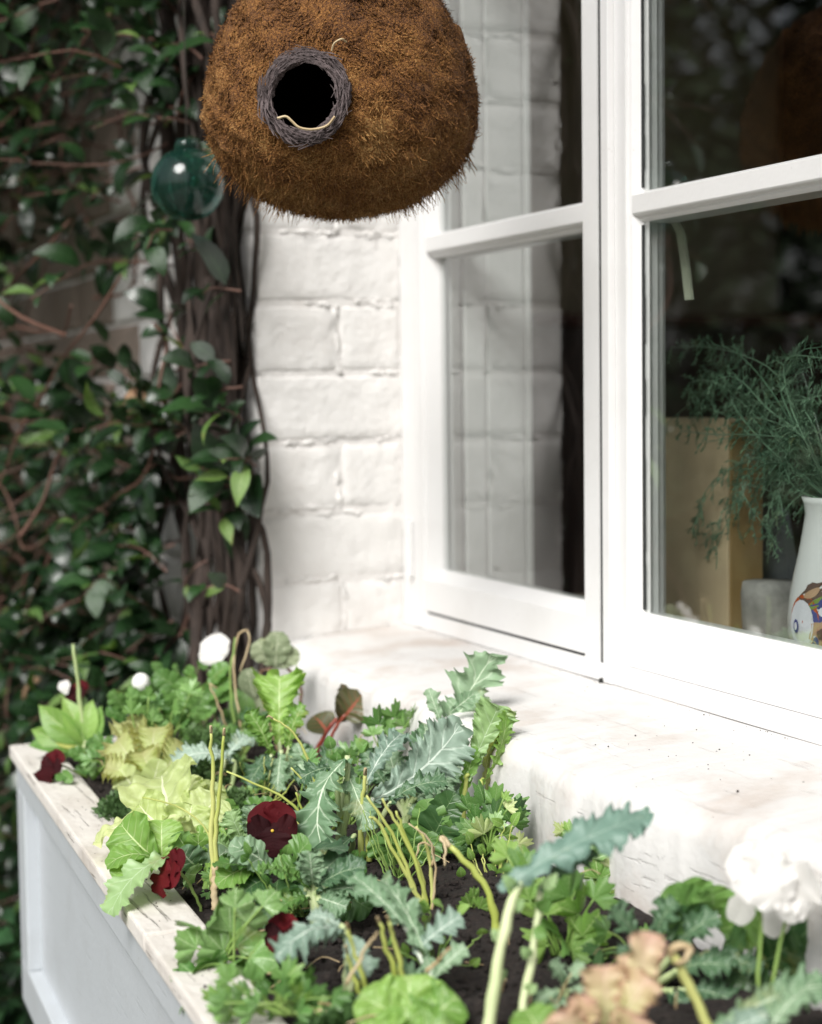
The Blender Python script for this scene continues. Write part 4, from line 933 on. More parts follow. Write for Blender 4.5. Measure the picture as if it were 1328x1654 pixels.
# ---- pansies
def pansy(th, c, r, nrm, t_, petals=PETR, lower=PETK, foot=None, droop=0, roll=0., eye=True):
    """five petalled flower facing nrm, centre at pixel c"""
    C_ = at(*c, t_); N = (NV[nrm] if isinstance(nrm, str) else Vector(nrm)).normalized()
    up = Vector((0, 0, 1))-N*N.z; up.normalize()
    if roll: up = Matrix.Rotation(roll, 3, N) @ up
    ri = up.cross(N).normalized(); R_ = r*t_/FPX
    for k, (ang, sz, wd, mt, off) in enumerate(((35, 1.0, 1.25, petals, -.004), (-35, 1.0, 1.25, petals, -.0045), (100, .92, 1.15, lower, -.002), (-100, .92, 1.15, lower, -.0025), (180, 1.02, 1.55, lower, .0))):
        a = R(ang+prng.uniform(-5, 5)); dv = (up*math.cos(a)+ri*math.sin(a)).normalized()
        b0 = C_+N*(off-.001)-dv*R_*.06
        me = leaf_mesh('petal', R_*sz, R_*wd, mt, sd_(), prof='petal', ruffle=.06, rf=2.5, bend=.35+droop, fold=.05, nu=18, nv=6, sweep=.1)
        place(me, th, b0, b0+dv*R_*sz+N*R_*.10, N, 'petal')
    if eye:
        q = MB(); q.lathe([(0, .0010), (.0012, .0006), (.0015, 0), (0, -.001)], 10); o_ = q.build('eye', EYE, None, smooth=True)
        M = N.to_track_quat('Z', 'Y').to_matrix().to_4x4(); M.translation = C_+N*.0015-up*.002; attach(o_, th, M)
    f_ = foot or rpx(th); d_ = pix(C_-N*.006)
    stem(th, [f_, ((f_[0]+d_[0])/2+8, (f_[1]+d_[1])/2, (f_[2]+d_[2])/2), (d_[0]+2, d_[1]-8, d_[2]+.008), d_], .0014, .0011, S_GRN)
def oval(th, lst, mat, t0, prof='round'):
    for a, c_, w_ in lst: leaf(th, (*a, t0), (*c_, t0-.015), w_, mat, ('mix', 'cam', 'front')[int(a[0]) % 3], prof=prof, ruffle=.05, bend=.5, nl=5, depth=.12, nu=36)
f1, t0 = root('pansy', 455, 1430, 'wide open dark red pansy facing out at the centre of the planter', 'pansy')
pansy(f1, (440, 1338), 48, (VIEW*.9+Vector((0, 0, .15))+RT*.1), t0)
f2, t0 = root('pansy', 320, 1455, 'dark red pansy seen side on, drooping over the cream rim', 'pansy')
pansy(f2, (275, 1408), 44, (VIEW*.45-RT*.75+Vector((0, 0, .3))), t0-.02, petals=PETR, lower=PETR, droop=.6, eye=False)
f3, t0 = root('pansy', 470, 1580, 'half hidden dark red pansy behind the crinkled blue kale leaf', 'pansy')
pansy(f3, (452, 1512), 42, (VIEW*.7-RT*.5+Vector((0, 0, .2))), t0+.02, eye=False)
f4, t0 = root('pansy', 150, 1225, 'far dark red pansy on a tall stalk by the pale pointed leaves', 'pansy')
pansy(f4, (122, 1120), 27, (VIEW*.5-RT*.5+Vector((0, 0, .4))), t0, droop=.4, eye=False)
leaf(f4, (108, 1122, t0-.005), (102, 1100, t0), 22, PETW, 'cam', prof='petal')
f5, t0 = root('pansy', 120, 1255, 'dark red pansy resting on the far left corner of the rim', 'pansy')
pansy(f5, (82, 1238), 32, (VIEW*.6-RT*.5+Vector((0, 0, .3))), t0-.04, droop=.4, eye=False)
oval(f5, (((105, 1250), (95, 1262), 22), ((100, 1245), (118, 1262), 22)), GREEN, t0-.05)
f6, t0 = root('pansy', 330, 1240, 'far white pansy standing highest before the dark vine trunks', 'pansy')
pansy(f6, (346, 1048), 30, (VIEW*.7+Vector((0, 0, .35))-RT*.2), t0+.05, PETW, PETW, droop=.3, eye=False)
oval(f6, (((300, 1150), (262, 1110), 46), ((300, 1150), (300, 1095), 50), ((310, 1150), (345, 1110), 50), ((285, 1150), (240, 1130), 44), ((320, 1140), (375, 1100), 44), ((280, 1160), (290, 1125), 44), ((320, 1160), (350, 1140), 40), ((300, 1175), (265, 1150), 44), ((310, 1170), (330, 1120), 40), ((270, 1140), (225, 1100), 42), ((330, 1130), (390, 1125), 40), ((310, 1125), (250, 1085), 46), ((320, 1120), (310, 1075), 40), ((335, 1110), (370, 1075), 40)), GREEN, t0+.03)
f7, t0 = root('pansy', 225, 1240, 'round white pansy bud above green foliage at the far end', 'pansy')
q = MB(); q.lathe([(0, -.011), (.008, -.008), (.0105, 0), (.009, .006), (.005, .010), (0, .0112)], 14); bo = q.build('bud', m_plain('bud_white', (.80, .80, .77), .6, .05), None, smooth=True); attach(bo, f7, Matrix.Translation(at(228, 1103, t0)))
stem(f7, [rpx(f7), (222, 1180, t0), (226, 1118, t0)], .0014, .001, S_GRN)
oval(f7, (((215, 1150), (180, 1115), 40), ((220, 1150), (215, 1110), 36), ((230, 1160), (262, 1140), 36), ((210, 1165), (170, 1150), 40)), GREEN, t0)
f8 = thing('pansy', at(1215, 1690, 1.12), 'large blurred white pansy with dark leaves at the right edge', 'pansy')
for c_, r_, n, rl in (((1228, 1412), 60, (VIEW*.8+RT*.1+Vector((0, 0, .3))), .4), ((1284, 1442), 52, (VIEW*.7+RT*.4+Vector((0, 0, .2))), 2.0)):
    pansy(f8, c_, r_, n, 1.10, PETW, PETW, foot=(1215, 1690, 1.12), droop=.5, roll=rl, eye=False)
leaf(f8, (1235, 1465, 1.15), (1262, 1510, 1.14), 50, PETW, 'cam', prof='petal', bend=.6)
leaf(f8, (1205, 1440, 1.155), (1185, 1490, 1.145), 50, PETW, 'cam', prof='petal', bend=.6)
q = MB(); q.lathe([(0, .004), (.003, .002), (.0035, 0), (0, -.003)], 10); o_ = q.build('bud', m_plain('bud_green', (.35, .42, .18), .6, .1), None, smooth=True); attach(o_, f8, Matrix.Translation(at(1248, 1452, 1.14)))
for a, c_, w_, mt in (((1150, 1490), (1070, 1440), 90, GREEN), ((1130, 1470), (1110, 1420), 80, GREEN), ((1150, 1480), (1150, 1430), 84, GREEN), ((1160, 1500), (1230, 1480), 90, GREEN), ((1130, 1500), (1080, 1480), 80, DEEP), ((1170, 1520), (1200, 1540), 90, DEEP), ((1220, 1560), (1330, 1480), 120, DEEP), ((1240, 1560), (1320, 1540), 110, DEEP), ((1180, 1560), (1230, 1600), 100, DEEP)):
    leaf(f8, (*a, 1.19), (*c_, 1.17), w_, mt, ('cam', 'mix')[a[0] % 2], prof='round', ruffle=.05, bend=.5, nl=5, depth=.1, nu=36)

# ---- onions, cut stalks, dry bits
def stalks(th, lst, t0, mat=S_YEL, r=.0022, tipmat=None):
    for pts in lst:
        P = [(x, y, t0-.004*i) for i, (x, y) in enumerate(pts)]
        o_ = stem(th, P, r, r*.45, mat, 'shoot')
        if tipmat:
            q = MB(); e = at(*P[-1]); d_ = (e-at(*P[-2])).normalized(); q.tube([e-d_*.002, e+d_*.004, e+d_*.007+Vector((.001, 0, -.003))], [r*.55, r*.45, r*.2], 6); q.build('dry_tip', tipmat, th, smooth=True)
o1, t0 = root('onion', 695, 1480, 'leaning clump of thin onion shoots in front of the bare soil', 'onion')
stalks(o1, [[(692, 1478), (665, 1420), (630, 1340), (592, 1285)], [(694, 1478), (680, 1420), (655, 1350), (640, 1310)], [(697, 1478), (698, 1430), (690, 1370), (672, 1335)], [(688, 1474), (655, 1410), (612, 1330), (596, 1320)], [(690, 1472), (676, 1400), (640, 1330), (618, 1290)]], t0, S_YEL, .0022)
stalks(o1, [[(698, 1476), (703, 1420), (695, 1360), (660, 1330)], [(698, 1400), (700, 1370), (680, 1362), (672, 1385)]], t0-.01, S_TAN, .0012)
o2, t0 = root('onion', 520, 1395, 'arched thin onion shoots between the red pansy and dusky kale', 'onion')
stalks(o2, [[(520, 1378), (495, 1330), (460, 1290), (366, 1246)], [(522, 1378), (515, 1320), (495, 1270), (470, 1240)], [(518, 1380), (480, 1330), (450, 1305), (430, 1302)], [(524, 1380), (520, 1345), (490, 1310), (478, 1280)], [(516, 1378), (500, 1350), (470, 1320), (452, 1312)], [(520, 1370), (545, 1330), (575, 1300), (590, 1270)]], t0, S_YEL, .0018)
stalks(o2, [[(515, 1290), (500, 1230), (470, 1180), (440, 1160)]], t0+.03, S_YEL, .0018, S_TAN)
o3, t0 = root('cut_stalks', 345, 1440, 'pair of upright cut yellow stalks left of the red pansy', 'stalks')
stalks(o3, [[(343, 1436), (342, 1340), (343, 1250), (341, 1180)], [(350, 1436), (348, 1350), (357, 1260), (362, 1184)]], t0-.02, S_YEL, .0027, S_TAN)
stem(o3, [(347, 1470, t0-.03), (347, 1430, t0-.03), (346, 1400, t0-.03)], .0036, .003, S_TAN, 'dry_base')
stem(o3, [(352, 1380, t0-.02), (325, 1330, t0-.02), (280, 1300, t0-.02), (230, 1288, t0-.02)], .0009, .0006, S_YEL, 'shoot')
o4, t0 = root('cut_stalks', 600, 1390, 'two short upright yellow stalks under the blue grey kale', 'stalks')
stalks(o4, [[(584, 1392), (583, 1340), (586, 1290), (590, 1248)], [(596, 1392), (596, 1350), (600, 1310)]], t0-.03, S_YEL, .0034, S_TAN)
o5, t0 = root('bent_stalk', 800, 1520, 'bent yellow green stalk with a withered tan tip leaning over bare soil', 'stalk')
stem(o5, [(802, 1515, t0), (798, 1470, t0), (775, 1420, t0), (725, 1365, t0)], .0036, .0022, S_YEL)
stem(o5, [(728, 1368, t0), (714, 1352, t0), (720, 1375, t0-.004), (718, 1400, t0-.004)], .0022, .0008, S_TAN, 'dry_tip')
o6 = thing('bent_stalk', at(1150, 1690, 1.06), 'foreground green stalk ending in a tan curl beside the red lettuce', 'stalk')
stem(o6, [(1150, 1690, 1.06), (1128, 1620, 1.06), (1100, 1565, 1.06), (1086, 1540, 1.06)], .0036, .0026, S_YEL)
stem(o6, [(1086, 1545, 1.06), (1090, 1528, 1.058), (1112, 1530, 1.056), (1108, 1550, 1.055), (1090, 1556, 1.055)], .0030, .0014, S_TAN, 'dry_tip')
o7, t0 = root('cut_stalks', 640, 1640, 'group of leaning cut stalks with tan ends before the white ribbed kale', 'stalks')
stalks(o7, [[(650, 1640), (640, 1580), (625, 1530), (612, 1490)], [(655, 1640), (650, 1570), (638, 1520), (628, 1488)], [(600, 1640), (590, 1590), (572, 1540), (562, 1500)], [(598, 1640), (580, 1600), (566, 1560), (560, 1535)]], t0, S_YEL, .0024, S_TAN)
stalks(o7, [[(560, 1590), (580, 1550), (600, 1520), (610, 1505)], [(575, 1640), (560, 1630), (530, 1622), (515, 1620)], [(500, 1640), (520, 1632), (560, 1645), (580, 1655)], [(690, 1570), (710, 1550), (728, 1530)]], t0-.02, S_TAN, .0015)
o8, t0 = root('dry_stem', 400, 1240, 'tall dry curled stem standing before the vine trunks at the back', 'stem')
stem(o8, [rpx(o8), (385, 1150, t0), (378, 1080, t0), (384, 1030, t0), (398, 1018, t0), (402, 1040, t0), (388, 1085, t0)], .0016, .0010, S_TAN, k=24)
stem(o8, [rpx(o8), (378, 1160, t0), (372, 1090, t0), (380, 1030, t0)], .0018, .0012, S_GRN)
stem(o8, [rpx(o8), (365, 1170, t0), (350, 1130, t0), (338, 1105, t0), (352, 1112, t0)], .0013, .0008, S_TAN)
o9, t0 = root('sage', 455, 1230, 'grey green scalloped sage leaf on a looping brown stem by the wall corner', 'sage')
for a, c_, w_ in (((445, 1082), (450, 1020), 50), ((440, 1075), (415, 1035), 44), ((450, 1080), (475, 1045), 44)):
    leaf(o9, (*a, t0), (*c_, t0), w_, SAGE, 'cam', prof='round', nl=6, depth=.12, ruffle=.06, bend=.5)
leaf(o9, (412, 1130, t0), (400, 1080, t0), 40, SAGE, 'cam', prof='round', bend=.5)
stem(o9, [(420, 1085, t0), (455, 1075, t0), (482, 1100, t0), (486, 1140, t0), (478, 1175, t0), rpx(o9)], .0016, .0022, m_stem('brown_stem', (.10, .05, .03), (.18, .1, .06)), k=20)
stem(o9, [rpx(o9), (430, 1150, t0), (420, 1090, t0), (445, 1082, t0)], .0016, .0012, S_TAN)

# ---- pale pointed leaves in the far left corner
h1, t0 = root('lily', 130, 1235, 'clump of pale broad pointed leaves in the far left corner', 'lily')
for a, c_, w_, mt in (((135, 1200), (62, 1138), 46, BRIGHT), ((135, 1205), (50, 1178), 44, BRIGHT), ((138, 1200), (150, 1130), 40, BRIGHT), ((132, 1212), (45, 1205), 46, GREEN), ((140, 1210), (165, 1140), 46, BRIGHT), ((130, 1215), (75, 1218), 50, GREEN), ((140, 1205), (100, 1125), 38, BRIGHT), ((136, 1210), (85, 1190), 40, YELL), ((134, 1218), (60, 1200), 50, DEEP)):
    leaf(h1, (*a, t0), (*c_, t0+.01), w_, mt, ('mix', 'cam')[a[0] % 2], prof='lance', bend=.5, fold=.3)
stem(h1, [(138, 1215, t0), (130, 1140, t0), (118, 1040, t0)], .0035, .0015, S_PALE)
h2, t0 = root('violet_foliage', 415, 1215, 'narrow upright green stems and leaves behind the frilly kale', 'foliage plant')
for a, c_, w_, mt in (((400, 1190), (372, 1120), 30, GREEN), ((405, 1190), (395, 1100), 30, GREEN), ((400, 1200), (352, 1150), 34, DEEP), ((395, 1190), (425, 1120), 30, SAGE), ((385, 1200), (340, 1190), 36, GREEN), ((410, 1205), (425, 1160), 30, KALE)):
    leaf(h2, (*a, t0), (*c_, t0+.01), w_, mt, 'cam', prof='lance', bend=.4)

# ---- thyme mounds
def thyme(px, py, rx, ry, label, n, mat=THYME):
    th, t_ = root('thyme', px, py, label, 'thyme'); q = MB()
    rg = random.Random(int(px*7+py)); c0 = Vector(th.location)
    k = t_/FPX
    for i in range(n):
        a = rg.uniform(0, 2*math.pi); e = rg.uniform(.1, 1.5); rr = rg.uniform(.75, 1.0)
        p_ = c0+Vector((math.cos(a)*math.cos(e)*rx*k, math.sin(a)*math.cos(e)*rx*k*.7, math.sin(e)*ry*k))*rr
        dv = (p_-c0).normalized()
        nd = (dv+Vector((rg.gauss(0, .5), rg.gauss(0, .5), rg.gauss(0, .5)))).normalized()
        L = rg.uniform(.004, .0085); sx = nd.cross(Vector((rg.gauss(0, 1), rg.gauss(0, 1), rg.gauss(0, 1)))).normalized()*L*.3
        q.add([p_, p_+nd*L*.5+sx, p_+nd*L, p_+nd*L*.5-sx], [(0, 1, 2, 3)])
        if i % 9 == 0: q.tube([c0, c0*.4+p_*.6+Vector((0, 0, .004)), p_], [.0007, .0006, .0004], 4, False)
    tag(q.build('foliage', mat, th), kind='stuff')
thyme(185, 1320, 85, 66, 'dark low thyme mound against the rim at the far left', 2600)
thyme(335, 1260, 75, 80, 'fine leaved thyme mound behind the frilly yellow lettuce', 2200)
thyme(385, 1330, 60, 60, 'small dark thyme tuft behind the pair of upright cut stalks', 1300)
thyme(560, 1660, 110, 60, 'deep green thyme patch at the bottom under the parsley', 2000)

# ---- fuller growth in the far half
fm = [('parsley', 250, 1262, 'curly parsley between the white bud and the frilly lettuce', (200, 320), (1105, 1190), GREEN, 22, 17),
      ('parsley', 375, 1250, 'dark parsley between the thyme and the upright frilly kale', (330, 430), (1150, 1240), DEEP, 20, 16),
      ('celery', 425, 1300, 'dim celery sprigs below the upright frilly kale', (385, 450), (1240, 1310), PARS, 12, 16),
      ('parsley', 500, 1330, 'mid green parsley under the red stalked chard', (470, 570), (1215, 1290), GREEN, 16, 16),
      ('celery', 175, 1262, 'small pale celery tuft by the far rim beside the thyme', (120, 200), (1195, 1250), PARS, 14, 15),
      ('parsley', 530, 1455, 'deep green parsley in the shade below the dusky kale', (480, 600), (1400, 1480), DEEP, 14, 20),
      ('parsley', 380, 1450, 'bright parsley at the foot of the upright cut stalks', (330, 420), (1375, 1450), PARS, 12, 18),
      ('celery', 1010, 1560, 'dark celery sprigs behind the pink tinged lettuce', (950, 1060), (1490, 1580), DEEP, 14, 24),
      ('parsley', 690, 1320, 'pale green parsley at the foot of the tall lobed kale', (650, 740), (1235, 1300), PARS, 12, 17)]
for nm, px, py, lb, xr, yr, mt, n_, r_ in fm:
    th, t0 = root(nm, px, py, lb, nm)
    for i in range(n_):
        palm(th, (px+prng.uniform(-20, 20), py-15), (prng.uniform(*xr), prng.uniform(*yr)), r_*prng.uniform(.75, 1.25), (mt, mt, GREEN, PARS)[i % 4], t0+prng.uniform(-.03, .03), ('cam', 'mix', 'front')[i % 3], 3, depth=.5)
for nm, px, py, lb, lst in (('violet_foliage', 160, 1250, 'low green leaves in front of the pale pointed leaves', (((150, 1235), (110, 1215), 34), ((160, 1235), (150, 1190), 36), ((170, 1240), (200, 1205), 34), ((150, 1240), (125, 1250), 30))),
                    ('violet_foliage', 400, 1350, 'dull green leaves beside the dark red open pansy', (((395, 1330), (372, 1290), 50), ((405, 1335), (420, 1290), 46), ((395, 1345), (360, 1340), 46), ((410, 1345), (440, 1290), 46)))):
    th, t0 = root(nm, px, py, lb, 'foliage plant'); oval(th, lst, GREEN, t0)

bits = MB(); bg_ = random.Random(9)               # loose dry grass and root hairs lying over the soil
for i in range(90):
    x = bg_.uniform(.05, 1.15); y = bg_.uniform(yf(x)+.05, WY-.03); z = soil_z(x, y)+bg_.uniform(.002, .05)*bg_.random()
    d = Vector((bg_.gauss(0, 1), bg_.gauss(0, 1), bg_.gauss(0, .35))).normalized()*bg_.uniform(.012, .04); P = Vector((x, y, z))
    bits.tube(curve([P, P+d*.5+Vector((0, 0, bg_.uniform(0, .008))), P+d], 6), bg_.uniform(.0003, .0007), 4)
tag(bits.build('dry_grass', S_TAN), 'loose dry straw bits lying over soil between the plants', 'straw', kind='stuff')
def greens(name, px, py, label, cat, n_, xr, yr, mat, sp):
    th, t0 = root(name, px, py, label, cat)
    for i in range(n_):
        a = (px+prng.uniform(-12, 12), py); e = (prng.uniform(*xr), prng.uniform(*yr))
        stem(th, [(a[0], a[1], t0), ((a[0]*.4+e[0]*.6), (a[1]+e[1])/2, t0+prng.uniform(-.02, .01)), (e[0], e[1], t0+prng.uniform(-.03, .02))], .0009, .0005, mat, 'blade', n=4)
        if sp: leaf(th, (e[0], e[1], t0-.005), (e[0]+prng.uniform(-22, 22), e[1]-prng.uniform(5, 24), t0-.01), prng.uniform(12, 22), sp, ('cam', 'mix')[i % 2], prof='ovate', nu=14, nv=3, bend=.4)
greens('chives', 640, 1430, 'fine grassy chives scattered before the blue grey kale', 'chives', 16, (580, 720), (1290, 1400), S_GRN, None)
greens('chives', 420, 1320, 'fine grassy chives just behind the open dark red pansy', 'chives', 14, (370, 500), (1220, 1320), S_YEL, None)
greens('cress', 300, 1215, 'leggy cress among the thyme at the far end', 'cress', 22, (225, 390), (1075, 1190), S_GRN, GREEN)
greens('cress', 800, 1440, 'leggy pale cress beside the bent stalk with withered tip', 'cress', 14, (740, 850), (1330, 1420), S_YEL, BRIGHT)
greens('cress', 560, 1340, 'leggy cress poking up between the dusky kale leaves', 'cress', 16, (490, 640), (1210, 1310), S_GRN, PARS)
greens('cress', 480, 1480, 'leggy cress in the shade beneath the scalloped pansy leaves', 'cress', 16, (400, 600), (1380, 1470), S_GRN, GREEN)
greens('cress', 700, 1560, 'leggy cress around the white ribbed kale near the front', 'cress', 14, (620, 780), (1450, 1560), S_GRN, BRIGHT)

k13, t0 = root('kale', 655, 1345, 'soft grey green kale filling the middle between tall and blue grey kale', 'kale')
for a, c_, w_, mt in (((660, 1280), (690, 1170), 96, KALE), ((650, 1290), (625, 1200), 90, KALE), ((670, 1290), (745, 1235), 96, KALE), ((680, 1300), (770, 1290), 90, KALED), ((660, 1300), (700, 1330), 90, KALE), ((640, 1290), (590, 1215), 84, KALED), ((675, 1270), (735, 1180), 84, KALE)):
    kleaf(k13, (*a, t0), (*c_, t0-.01), w_, mt, ('cam', 'mix')[a[0] % 2], nl=3.6, depth=.36)
k14, t0 = root('kale', 420, 1415, 'soft green kale tucked between upright cut stalks and red pansy', 'kale')
for a, c_, w_, mt in (((400, 1370), (372, 1310), 80, SOFT), ((415, 1375), (405, 1300), 76, KALE), ((390, 1380), (340, 1350), 70, SOFT), ((420, 1390), (385, 1412), 80, KALE), ((395, 1385), (330, 1385), 74, SOFT)):
    kleaf(k14, (*a, t0), (*c_, t0-.015), w_, mt, ('cam', 'mix')[a[0] % 2], nl=3.6, depth=.26, frill=.08)
k15, t0 = root('kale', 520, 1500, 'broad folded green kale leaves below the open dark red pansy', 'kale')
for a, c_, w_, mt, n in (((500, 1440), (420, 1405), 92, GREEN, 'up'), ((510, 1440), (590, 1400), 92, KALED, 'mix'), ((515, 1450), (560, 1465), 84, KALE, 'front'), ((500, 1450), (450, 1470), 84, GREEN, 'front'), ((505, 1430), (500, 1375), 84, KALE, 'mix'), ((520, 1445), (610, 1440), 80, KALE, 'mix')):
    kleaf(k15, (*a, t0), (*c_, t0-.02), w_, mt, n, nl=3.2, depth=.2, frill=.07)
k16, t0 = root('kale', 520, 1310, 'grey green kale between frilly kale and the red stalked chard', 'kale')
for a, c_, w_, mt in (((510, 1270), (480, 1200), 76, KALE), ((515, 1270), (545, 1205), 78, KALED), ((505, 1275), (455, 1240), 72, KALE), ((520, 1280), (570, 1250), 76, KALE), ((515, 1285), (525, 1235), 70, KALE)):
    kleaf(k16, (*a, t0), (*c_, t0-.01), w_, mt, ('cam', 'mix')[a[0] % 2], nl=3.8, depth=.34)
l6, t0 = root('lettuce', 330, 1345, 'small crumpled pale lettuce hearts behind the pair of cut stalks', 'lettuce')
for a, c_, w_ in (((320, 1310), (300, 1255), 70), ((330, 1315), (345, 1262), 66), ((325, 1320), (278, 1290), 66), ((335, 1320), (370, 1300), 60)):
    leaf(l6, (*a, t0), (*c_, t0-.01), w_, LIME, ('cam', 'mix')[a[0] % 2], prof='lettuce', ruffle=.07, pucker=.06, frill=.03, ff=5, bend=.6, nu=50, nv=7)

# ------------------------------------------------------------------ woven nest hanging before the window
NT = 1.63
NC = at(552, 190, NT); kx = NT/FPX
NR, NHU, NHL = 221*kx, 272*kx, 154*kx
NESTM, t, p, o = nmat('nest_fibre')
v = wpos_coord(t); a1 = noise(t, 520, 3, .7, vec=v); a2 = noise(t, 22, 4, .6, vec=v)
sz_ = t.nodes.new('ShaderNodeSeparateXYZ'); t.links.new(v, sz_.inputs[0])
gz_ = math_(t, 'MULTIPLY', math_(t, 'SUBTRACT', NC.z, sz_.outputs[2]), .55)      # darker towards the top, lighter and more golden below
f = math_(t, 'ADD', gz_, math_(t, 'ADD', math_(t, 'MULTIPLY', a1, .75), math_(t, 'MULTIPLY', a2, .42)))
t.links.new(ramp(t, f, [(.36, (.020, .007, .003)), (.49, (.13, .048, .011)), (.62, (.33, .14, .030)), (.78, (.60, .36, .13))]), p.inputs['Base Color'])
p.inputs['Roughness'].default_value = .9; bump(t, p, math_(t, 'ADD', a1, noise(t, 150, 5, .7, vec=v)), .9, .006)
NESTB = m_plain('nest_core', (.085, .038, .012), .95, .5, 160, .8)
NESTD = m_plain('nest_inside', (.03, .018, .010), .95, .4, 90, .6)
RINGM = m_plain('grey_vine_ring', (.085, .064, .064), .8, .55, 190, .9)
nest = thing('woven_nest', NC, 'round brown woven fibre nest house hanging before the window', 'nest')
nrg = np.random.default_rng(17)
def nsurf(d):
    d = Vector(d).normalized(); h = NHU if d.z > 0 else NHL
    l_ = math.sin(d.x*17+3*d.z)*math.sin(d.y*19+1)*math.sin(d.z*23+2)+.6*math.sin(d.x*41+d.y*13)*math.sin(d.z*47+d.y*9)
    return (1+.020*l_)/math.sqrt((d.x*d.x+d.y*d.y)/NR**2+d.z*d.z/h**2)
H = ((VIEW+RT*0)*1.0 + RT*(-.215) + UP*(-.085)).normalized()
H1 = H.cross(Vector((0, 0, 1))).normalized(); H2 = H1.cross(H).normalized()
TH0 = .262
def ndir(th, ph): return H*math.cos(th)+(H1*math.cos(ph)+H2*math.sin(ph))*math.sin(th)
NTH, NPH = 46, 72
vs = []
for i in range(NTH+1):
    th = TH0+(math.pi-TH0)*i/NTH
    for j in range(NPH):
        d = ndir(th, 2*math.pi*j/NPH); r = nsurf(d)*(1+.012*math.sin(d.x*19+d.z*23)+.010*nrg.normal()); vs.append(NC+d*r*.985)
fs = [(i*NPH+j, i*NPH+(j+1) % NPH, (i+1)*NPH+(j+1) % NPH, (i+1)*NPH+j) for i in range(NTH) for j in range(NPH)]
q = MB().add(vs, fs); body = q.build('nest_body', NESTM, nest, smooth=True)
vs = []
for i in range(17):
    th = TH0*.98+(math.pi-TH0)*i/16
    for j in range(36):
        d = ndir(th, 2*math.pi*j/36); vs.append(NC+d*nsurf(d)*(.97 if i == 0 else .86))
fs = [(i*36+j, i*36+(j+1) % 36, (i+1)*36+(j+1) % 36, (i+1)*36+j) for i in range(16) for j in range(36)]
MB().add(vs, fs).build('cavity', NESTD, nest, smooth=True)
q = MB()
def fibre(q, base, dirv, L, wd, out, curl):
    side = dirv.cross(out)
    if side.length < 1e-5: return
    side.normalize(); pts = []
    c = base.copy(); dv = dirv.normalized()
    for k in range(4):
        ww = wd*(1-.22*k); pts += [c-side*ww, c+side*ww]
        c = c+dv*L/3; dv = (dv+curl*(.5+.5*k)+Vector((0, 0, -.05))).normalized()
    q.add(pts, [(0, 1, 3, 2), (2, 3, 5, 4), (4, 5, 7, 6)])
for i in range(56000):
    d = Vector(nrg.normal(0, 1, 3)).normalized(); a = math.acos(max(-1, min(1, d.dot(H))))
    if a < TH0+.03: continue
    r = nsurf(d); P = NC+d*r*nrg.uniform(.968, .996)
    fld = Vector((math.sin(d.x*7+d.z*5), math.sin(d.y*8+2+d.x*4), math.cos(d.z*9+d.y*3)))
    tg = d.cross(fld+Vector(nrg.normal(0, .55, 3))).normalized()*(1 if nrg.random() < .5 else -1)
    low = max(0, -d.z)
    dv = (tg+d*nrg.uniform(.10, .6)+Vector((0, 0, -.5*low-.15)))
    fibre(q, P, dv, nrg.uniform(.003, .008)+.006*low*nrg.random()**2, nrg.uniform(.0003, .0009), d, Vector(nrg.normal(0, .42, 3)))
for i in range(700):                              # loose wisps breaking the outline along the bottom edge
    ph = nrg.uniform(0, 2*math.pi); el = nrg.uniform(-1.0, -.25)
    d = Vector((math.cos(ph)*math.cos(el), math.sin(ph)*math.cos(el), math.sin(el)))
    fibre(q, NC+d*nsurf(d)*.985, d*.6+Vector((0, 0, -.8))+Vector(nrg.normal(0, .3, 3)), nrg.uniform(.010, .022), nrg.uniform(.0003, .0006), d.cross(Vector((0, 0, 1))), Vector(nrg.normal(0, .2, 3)))
tag(q.build('fibres', NESTM, nest), kind='stuff')
q = MB()                                          # entrance ring of twisted grey vine
for s_ in range(6):
    pts = []; tw = nrg.integers(2, 5); p0 = nrg.uniform(0, 6); rr0 = nrg.uniform(-.002, .002)
    for k in range(49):
        ph = 2*math.pi*k/48; d = ndir(TH0+.012, ph); e = (H1*math.cos(ph)+H2*math.sin(ph))
        pts.append(NC+d*nsurf(d)*1.004+e*(rr0+.0022*math.cos(tw*ph+p0)+.0012*math.sin(7*ph+s_))+H*(.0032*math.sin(tw*ph+p0)+.001))
    q.tube(pts, [.0027+.0010*math.sin(k*1.7+s_)+.0009*math.sin(k*4.1+2*s_)+.0006*math.sin(2*math.pi*k/48+4.2) for k in range(49)], 7)
for i in range(420):
    ph = nrg.uniform(0, 2*math.pi); d = ndir(TH0+nrg.uniform(-.04, .045), ph); e = (H1*math.cos(ph)+H2*math.sin(ph)); tg = (-H1*math.sin(ph)+H2*math.cos(ph))
    fibre(q, NC+d*nsurf(d)*1.03+H*.004, tg*nrg.choice([-1, 1])+H*nrg.uniform(0, .4)+e*nrg.uniform(-.3, .3), nrg.uniform(.010, .024), nrg.uniform(.0005, .0012), H, -e*.25+Vector(nrg.normal(0, .15, 3)))
q.build('entrance_ring', RINGM, nest, smooth=True)
q = MB(); e0 = NC+H*nsurf(H)*.99
hx = RT; hy = UP
def hp(px, py, dz=.012): return at(px, py, depth(e0)-dz)
q.tube(curve([hp(448, 191), hp(462, 188), hp(472, 196), hp(484, 206), hp(505, 209), hp(528, 203), hp(541, 188)], 20), .0011, 5); q.build('straw', S_TAN, nest); q = MB()
q.tube(curve([hp(536, 82, .02), hp(540, 70, .024), hp(552, 63, .026), hp(560, 68, .02)], 12), .0008, 5)
q.build('straw', S_TAN, nest)
